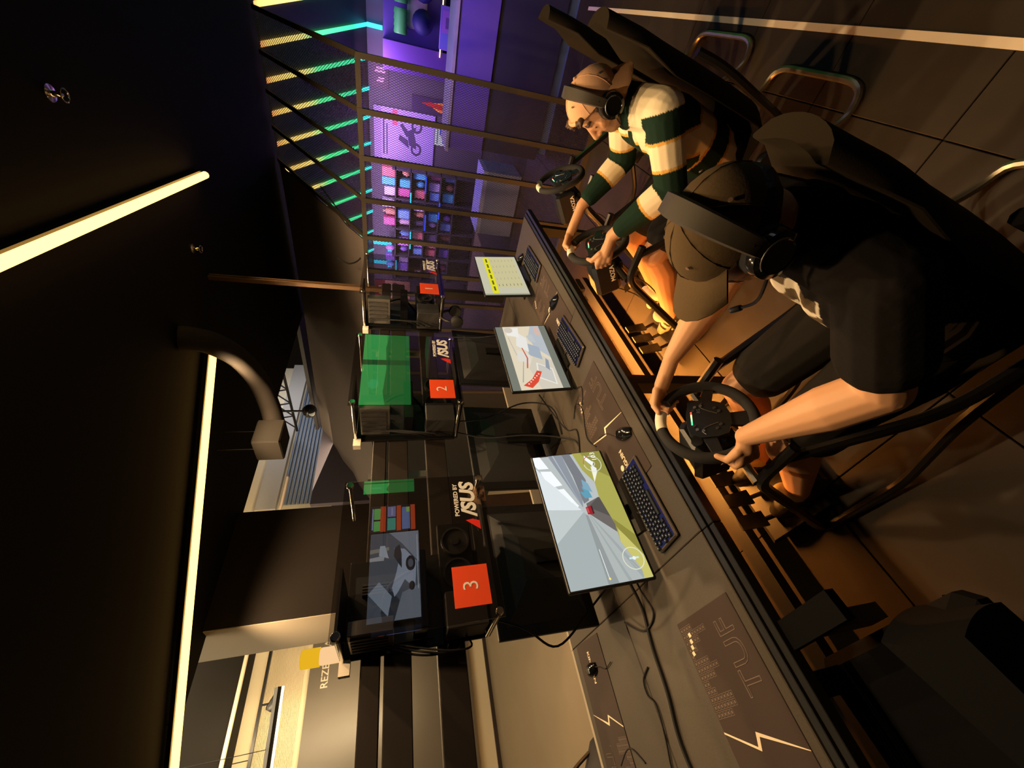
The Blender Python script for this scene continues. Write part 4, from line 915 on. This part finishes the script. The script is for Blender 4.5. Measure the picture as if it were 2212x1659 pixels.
    # cap
    cp=MB(); rings=[]
    tl=-.06 if not cap_back else -.50
    Rt=Matrix.Rotation(tl,4,'Y'); HC=HM@Matrix.Translation((-.010,0,.034))@Rt
    for i in range(9):
        th=i/8*math.pi/2; rings.append([HC@V((.112*math.cos(th)*math.cos(a),.092*math.cos(th)*math.sin(a),-.004+.098*math.sin(th))) for a in [2*math.pi*k/24 for k in range(24)]] if i<8 else [HC@V((.012*math.cos(a),.012*math.sin(a),.0945)) for a in [2*math.pi*k/24 for k in range(24)]])
    rings=[[p-base for p in r] for r in rings]
    cmat=mat('cap_cloth_'+key,capcol,.9,bump=.15,nscale=200,noise=.08,spec=.1)
    cob=cp.loft(rings).obj('cap',cmat,root,True)
    bl=MB(); sg=-1 if cap_back else 1; up_=[];dn_=[]
    for i in range(9):
        a=(-1.25+2.5*i/8)*(1 if cap_back else .84); inn=V((sg*.106*math.cos(a),.090*math.sin(a),.004)); L=(.092 if not cap_back else .066)*math.cos(a*.95)**.6+.004
        for q in range(5):
            u=q/4; z=.004-(.022 if not cap_back else .045)*u-.012*(math.sin(a)**2)*u*2.2
            p=V((inn.x+sg*L*u,inn.y*(1+.06*u),z)); up_.append(HC@p-base); dn_.append(HC@(p-V((0,0,.004)))-base)
    n=len(up_); fs=[]
    for i in range(8):
        for q in range(4): fs.append((i*5+q,(i+1)*5+q,(i+1)*5+q+1,i*5+q+1)); fs.append(tuple(n+z for z in (i*5+q+1,(i+1)*5+q+1,(i+1)*5+q,i*5+q)))
    edge=[q for q in range(5)]+[i*5+4 for i in range(1,9)]+[40+q for q in (3,2,1,0)]+[i*5 for i in range(7,0,-1)]
    for i in range(len(edge)): a,b=edge[i],edge[(i+1)%len(edge)]; fs.append((a,b,n+b,n+a))
    bl.add(up_+dn_,fs); bl.obj('visor',cmat,cob,True)
    MB().ball(HC@V((0,0,.096))-base,.007,8).obj('button',cmat,cob)
    for k in range(4):
        a=.6+k*1.57; MB().disc(HC@V((.094*math.cos(a),.077*math.sin(a),.056))-base,(R3@V((math.cos(a),math.sin(a),.7))),[(.004,-.001),(.004,.0012)],8).obj('eyelet',mat('eyelet',(.2,.12,.07),.7),cob)
    for k in range(3):
        a=k*math.pi/3; MB().tube([HC@V((.1135*math.cos(q)*math.cos(a),.0932*math.cos(q)*math.sin(a),-.004+.0992*math.sin(q)))-base for q in [j/10*math.pi for j in range(11)]],.0011,5).obj('seam',cmat,cob)
    if cap_back:
        st=[HC@V((.113*math.cos(a),.093*math.sin(a),.004))-base for a in [-.45+.9*k/8 for k in range(9)]]
        MB().tube([p+R3@V((.001,0,0)) for p in st],.009,8).obj('strap',cmat,cob,True)
        ha=MB()
        for k in range(22):
            a=random.uniform(-.9,.9); c=HM@V((.070*math.cos(a),.064*math.sin(a),.070)); d=R3@V((.034*random.uniform(.6,1.2),random.uniform(-.015,.015)+.02*math.sin(a),random.uniform(-.004,.03)))
            ha.cap(c,c+d,.013,.006,8)
        for s in (-1,1):
            sb_=MB(); sb_.cap(h(.02,s*.077,.035),h(.012,s*.077,-.02),.013,.008,8); blob('sideburn',sb_,.005,1,mat('hair_'+key,(.07,.032,.015),.6,bump=.6,nscale=120),root,None,base)
        sb_=MB(); sb_.cap(h(-.09,.03,-.02),h(-.085,-.03,-.02),.02,.02,8); blob('nape_hair',sb_,.005,1,mat('hair_'+key,(.07,.032,.015),.6,bump=.6,nscale=120),root,None,base)
        blob('hair',ha,.005,1,mat('hair_'+key,(.07,.032,.015),.6,bump=.6,nscale=120),root,None,base)
    else:
        ha=MB()
        for q in range(8): a=1.5+q*.47; a2=a+.47; ha.cap(HM@V((.090*math.cos(a)-.012,.072*math.sin(a),.0)),HM@V((.090*math.cos(a2)-.012,.072*math.sin(a2),.0)),.024,.024,8)
        blob('hair',ha,.005,1,mat('hair_'+key,(.04,.02,.01),.6,bump=.6,nscale=120),root,None,base)
    # headset is a thing of its own
    hs=thing('headset',hs_label,'headset',J['head']); off=V(J['head'])
    Hh=HM.copy(); Hh.translation=V((0,0,0)); Hh=Hh@Matrix.Rotation(-.22 if not cap_back else -.08,4,'Y')
    band=[]
    for i in range(25):
        a=-.02+(math.pi+.04)*i/24; c=V((.0,.112*math.cos(a),.022+.118*math.sin(a))); nrm=V((0,math.cos(a),math.sin(a))); w=.017+.006*math.sin(a)
        band.append([Hh@(c+V((-w,0,0))+nrm*.0),Hh@(c+V((-w*.8,0,0))+nrm*.011),Hh@(c+V((w*.8,0,0))+nrm*.011),Hh@(c+V((w,0,0))),Hh@(c+V((w*.8,0,0))-nrm*.006),Hh@(c+V((-w*.8,0,0))-nrm*.006)])
    MB().loft(band).obj('headband',mat('headset_band',(.055,.047,.035),.45),hs,True)
    for s in (-1,1):
        ax=Hh.to_3x3()@V((0,s,0)); c=Hh@V((.0,s*.085,-.012))
        MB().disc(c,ax,[(.036,-.012),(.046,-.010),(.048,.006),(.044,.014)],22).obj('ear_cushion',RUB,hs,True)
        cup=MB().disc(c,ax,[(.044,.012),(.047,.02),(.044,.034),(.032,.040),(.03,.038)],22).obj('ear_cup',BLKG,hs,True)
        MB().tube([c+ax*.038+(Hh.to_3x3()@V((math.cos(q),0,math.sin(q))))*.033 for q in [k/10*2.6+.4 for k in range(11)]],.0022,6).obj('trim',STEEL,cup,True)
        MB().tube([Hh@V((0,s*.112,.0)),Hh@V((0,s*.114,.05))],.007,8).obj('yoke',BLKM,hs,True)
    m0=Hh@V((.03,.10,-.045)); m1=Hh@V((.085,.085,-.085)); m2_=Hh@V((.118,.05,-.098))
    if not cap_back: MB().tube(spline([m0,m1,m2_],6),.0035,6).obj('microphone_boom',BLK,hs,True); MB().cap(m2_,m2_+Hh.to_3x3()@V((.012,-.012,0)),.007,.007,8).obj('microphone',BLK,hs,True)
    else: MB().tube(spline([m0,Hh@V((.06,.09,-.11)),V((-.02,-.02,-.17)),V((.0,.0,-.26))],6),.0022,6).obj('cable',RUB,hs,True)
    return root
bA=V((*RIGS['A'],0)); bB=V((*RIGS['B'],0))
JA=dict(bulk=1.2,pelvis=V((-.34,.715,.40)),chest=V((-.235,.70,.80)),neck=V((-.185,.675,.995)),head=V((-.212,.668,1.118)),pitch=.02,yaw=.10,
  shL=V((-.205,.505,.885)),shR=V((-.205,.87,.885)),elL=V((-.425,.445,.70)),elR=V((-.44,.985,.74)),wrL=V((-.735,.565,.765)),wrR=V((-.72,.905,.835)),thL=3.30,thR=.55,
  hipL=V((-.38,.62,.38)),hipR=V((-.38,.81,.38)),kneeL=V((-.83,.585,.50)),kneeR=V((-.82,.86,.50)),ankL=V((-1.16,.60,.15)),ankR=V((-1.20,.80,.16)),toeL=V((-1.34,.61,.14)),toeR=V((-1.37,.80,.18)))
JB=dict(pelvis=V((-.25,1.85,.38)),chest=V((-.175,1.82,.70)),neck=V((-.145,1.81,.865)),head=V((-.155,1.80,.985)),pitch=.03,yaw=.08,
  shL=V((-.12,1.64,.79)),shR=V((-.14,1.99,.79)),elL=V((-.36,1.58,.655)),elR=V((-.38,2.06,.66)),wrL=V((-.63,1.69,.775)),wrR=V((-.62,2.03,.815)),thL=2.95,thR=.75,
  hipL=V((-.22,1.755,.37)),hipR=V((-.22,1.945,.37)),kneeL=V((-.70,1.70,.50)),kneeR=V((-.72,1.96,.49)),ankL=V((-1.09,1.775,.14)),ankR=V((-1.06,2.0,.13)),toeL=V((-1.26,1.86,.12)),toeR=V((-1.22,2.10,.10)))
def shirtA(co,J,arms,HM):
    c=np.tile(np.array([.014,.012,.011]),(len(co),1))
    # pale print across the chest front
    x=co[:,0]-J['chest'].x; z=co[:,2]; y=co[:,1]-J['chest'].y
    da=np.minimum(*[segd(co,arms[s_][0],arms[s_][1])[0] for s_ in 'LR'])
    m=(x<-.035)&(z<.90)&(z>.50)&(y<.14)&(da>.10)
    pat=(np.sin(y*75+np.sin(z*60)*2)+np.sin(z*110+y*50))>-.1
    c[m&pat]=(.62,.55,.42); c[m&~pat]=(.10,.07,.04)
    return c
def shirtB(co,J,arms,HM):
    cream=np.array([.86,.74,.50]); green=np.array([.012,.03,.020]); gold=np.array([.75,.42,.10])
    c=np.tile(cream,(len(co),1)); n=len(co)
    dt,tt=segd(co,J['pelvis'],J['neck']); dt=dt-.15; v=1-tt     # v: 0 at the neck, 1 at the pelvis
    lab=np.zeros(n); best=dt.copy(); along=v*.52
    for sd in 'LR':
        S,E,Wp=arms[sd]; d1,t1=segd(co,S,E); d2,t2=segd(co,E,Wp); L1=(V(E)-V(S)).length; L2=(V(Wp)-V(E)).length
        d1=d1-.07; d2=d2-.058; a=np.where(d1<d2,t1*L1,L1+t2*L2); d=np.minimum(d1,d2)
        k=(d<best)&(a>.0); lab[k]=1; along[k]=a[k]; best=np.minimum(best,d)
    for lo,hi in ((.12,.225),(.325,.43),):
        m=(lab==0)&(along>lo)&(along<hi); c[m]=green
        m=(lab==0)&((abs(along-lo)<.007)|(abs(along-hi)<.007)); c[m]=gold
    for lo,hi in ((.0,.10),(.20,.295),(.405,.60)):
        m=(lab==1)&(along>lo)&(along<hi); c[m]=green
        m=(lab==1)&(abs(along-lo)<.006)&(lo>0)|(lab==1)&(abs(along-hi)<.006); c[m]=gold
    nk=np.array(J['neck']); m=(np.linalg.norm(co-nk,axis=1)<.098)&(co[:,2]>nk[2]-.02); c[m]=green
    m=(abs(co[:,1]-nk[1])<.02)&(co[:,0]<nk[0]-.06)&(co[:,2]>nk[2]-.16); c[m]=green
    return c
def shoesA(co,A,dn,up): return np.tile(np.array([.012,.011,.011]),(len(co),1))
def shoesB(co,A,dn,up):
    c=np.tile(np.array([.75,.66,.50]),(len(co),1)); l=(co-A)@dn; z=(co-A)@up
    k=np.array([.012,.012,.012]); c[(l>.14)&(z<-.035)]=k; c[(l<-.01)&(z<.02)]=k; c[(z>-.02)&(l>.03)&(l<.12)&(np.sin(l*130)>.2)]=k; c[z<-.058]=k*3; c[(abs(z+.03+.25*l)<.012)&(l<.12)]=k
    return c
person('A','man in brown cap and black shirt gripping the nearest wheel',JA,(.70,.37,.19),shirtA,'short',(.020,.018,.015),(.095,.064,.032),False,(.10,.05,.03),'dark headset worn over the brown cap',shoesA,(.03,.028,.026),(.55,.45,.2))
person('B','man in cream and dark green striped rugby shirt steering',JB,(.72,.37,.19),shirtB,'long',(.014,.013,.013),(.72,.42,.24),True,(.30,.17,.11),'black headset worn over the tan backward cap',shoesB,(.75,.68,.52),(.8,.72,.55))
cable('black cable lying on the lit floor between desk and racing rigs',[(-1.02,1.95,.50),(-1.10,1.98,.25),(-1.25,1.98,.03),(-1.42,2.10,.008),(-1.45,1.95,.008),(-1.36,1.80,.008),(-1.52,1.62,.008),(-1.75,1.55,.008)],.004)
t=thing('power_adapter','small black power adapter hanging on cables below the desk edge','power adapter',(-1.30,2.42,.44))
MB().bbox(-.03,.03,-.07,.07,0,.04,.006).obj('brick',BLK,t); MB().tube(spline([(0,.07,.02),(.03,.12,.12),(.02,.10,.26)],6),.004,6).obj('lead',RUB,t,True); MB().tube(spline([(0,-.07,.02),(-.03,-.13,.08),(-.02,-.12,.26)],6),.004,6).obj('lead',RUB,t,True)
# ================================================================== dark swivel chair by the bare desk end
t=thing('gaming_chair','black gaming chair pushed towards the bare desk end','chair',(-.95,-.16,0),math.radians(184))
CHF=mat('chair_cloth',(.004,.004,.004),.9,spec=.08)
MB().bbox(-.25,.25,-.25,.25,.44,.54,.03).obj('seat',CHF,t)
rings=[]
for i in range(9):
    u=i/8; z=.52+.34*u; w=.25-.06*u*u; x=-.24-.10*u; rings.append([(x+.05,-w*.9,z),(x+.085,-w,z),(x+.03,0,z),(x+.085,w,z),(x+.05,w*.9,z),(x-.05,w*.8,z),(x-.06,0,z),(x-.05,-w*.8,z)])
MB().loft(rings).obj('backrest',CHF,t,True)
for s in (-1,1):
    MB().box(-.1,.16,s*.30-.035,s*.30+.035,.68,.71).obj('armrest',CHF,t); MB().box(-.01,.05,s*.29-.02,s*.29+.02,.46,.69).obj('arm_post',BLK,t)
MB().tube([(0,0,.10),(0,0,.45)],.03,10).obj('column',BLKM,t)
for k in range(5):
    a=k*2*math.pi/5; e=V((.3*math.cos(a),.3*math.sin(a),.07)); MB().tube([(0,0,.12),e],.022,6).obj('star_leg',BLKM,t); MB().disc((e.x-.012*math.sin(a),e.y+.012*math.cos(a),.028),(-math.sin(a),math.cos(a),0),[(.028,-.02),(.028,.02)],12).obj('caster',RUB,t)
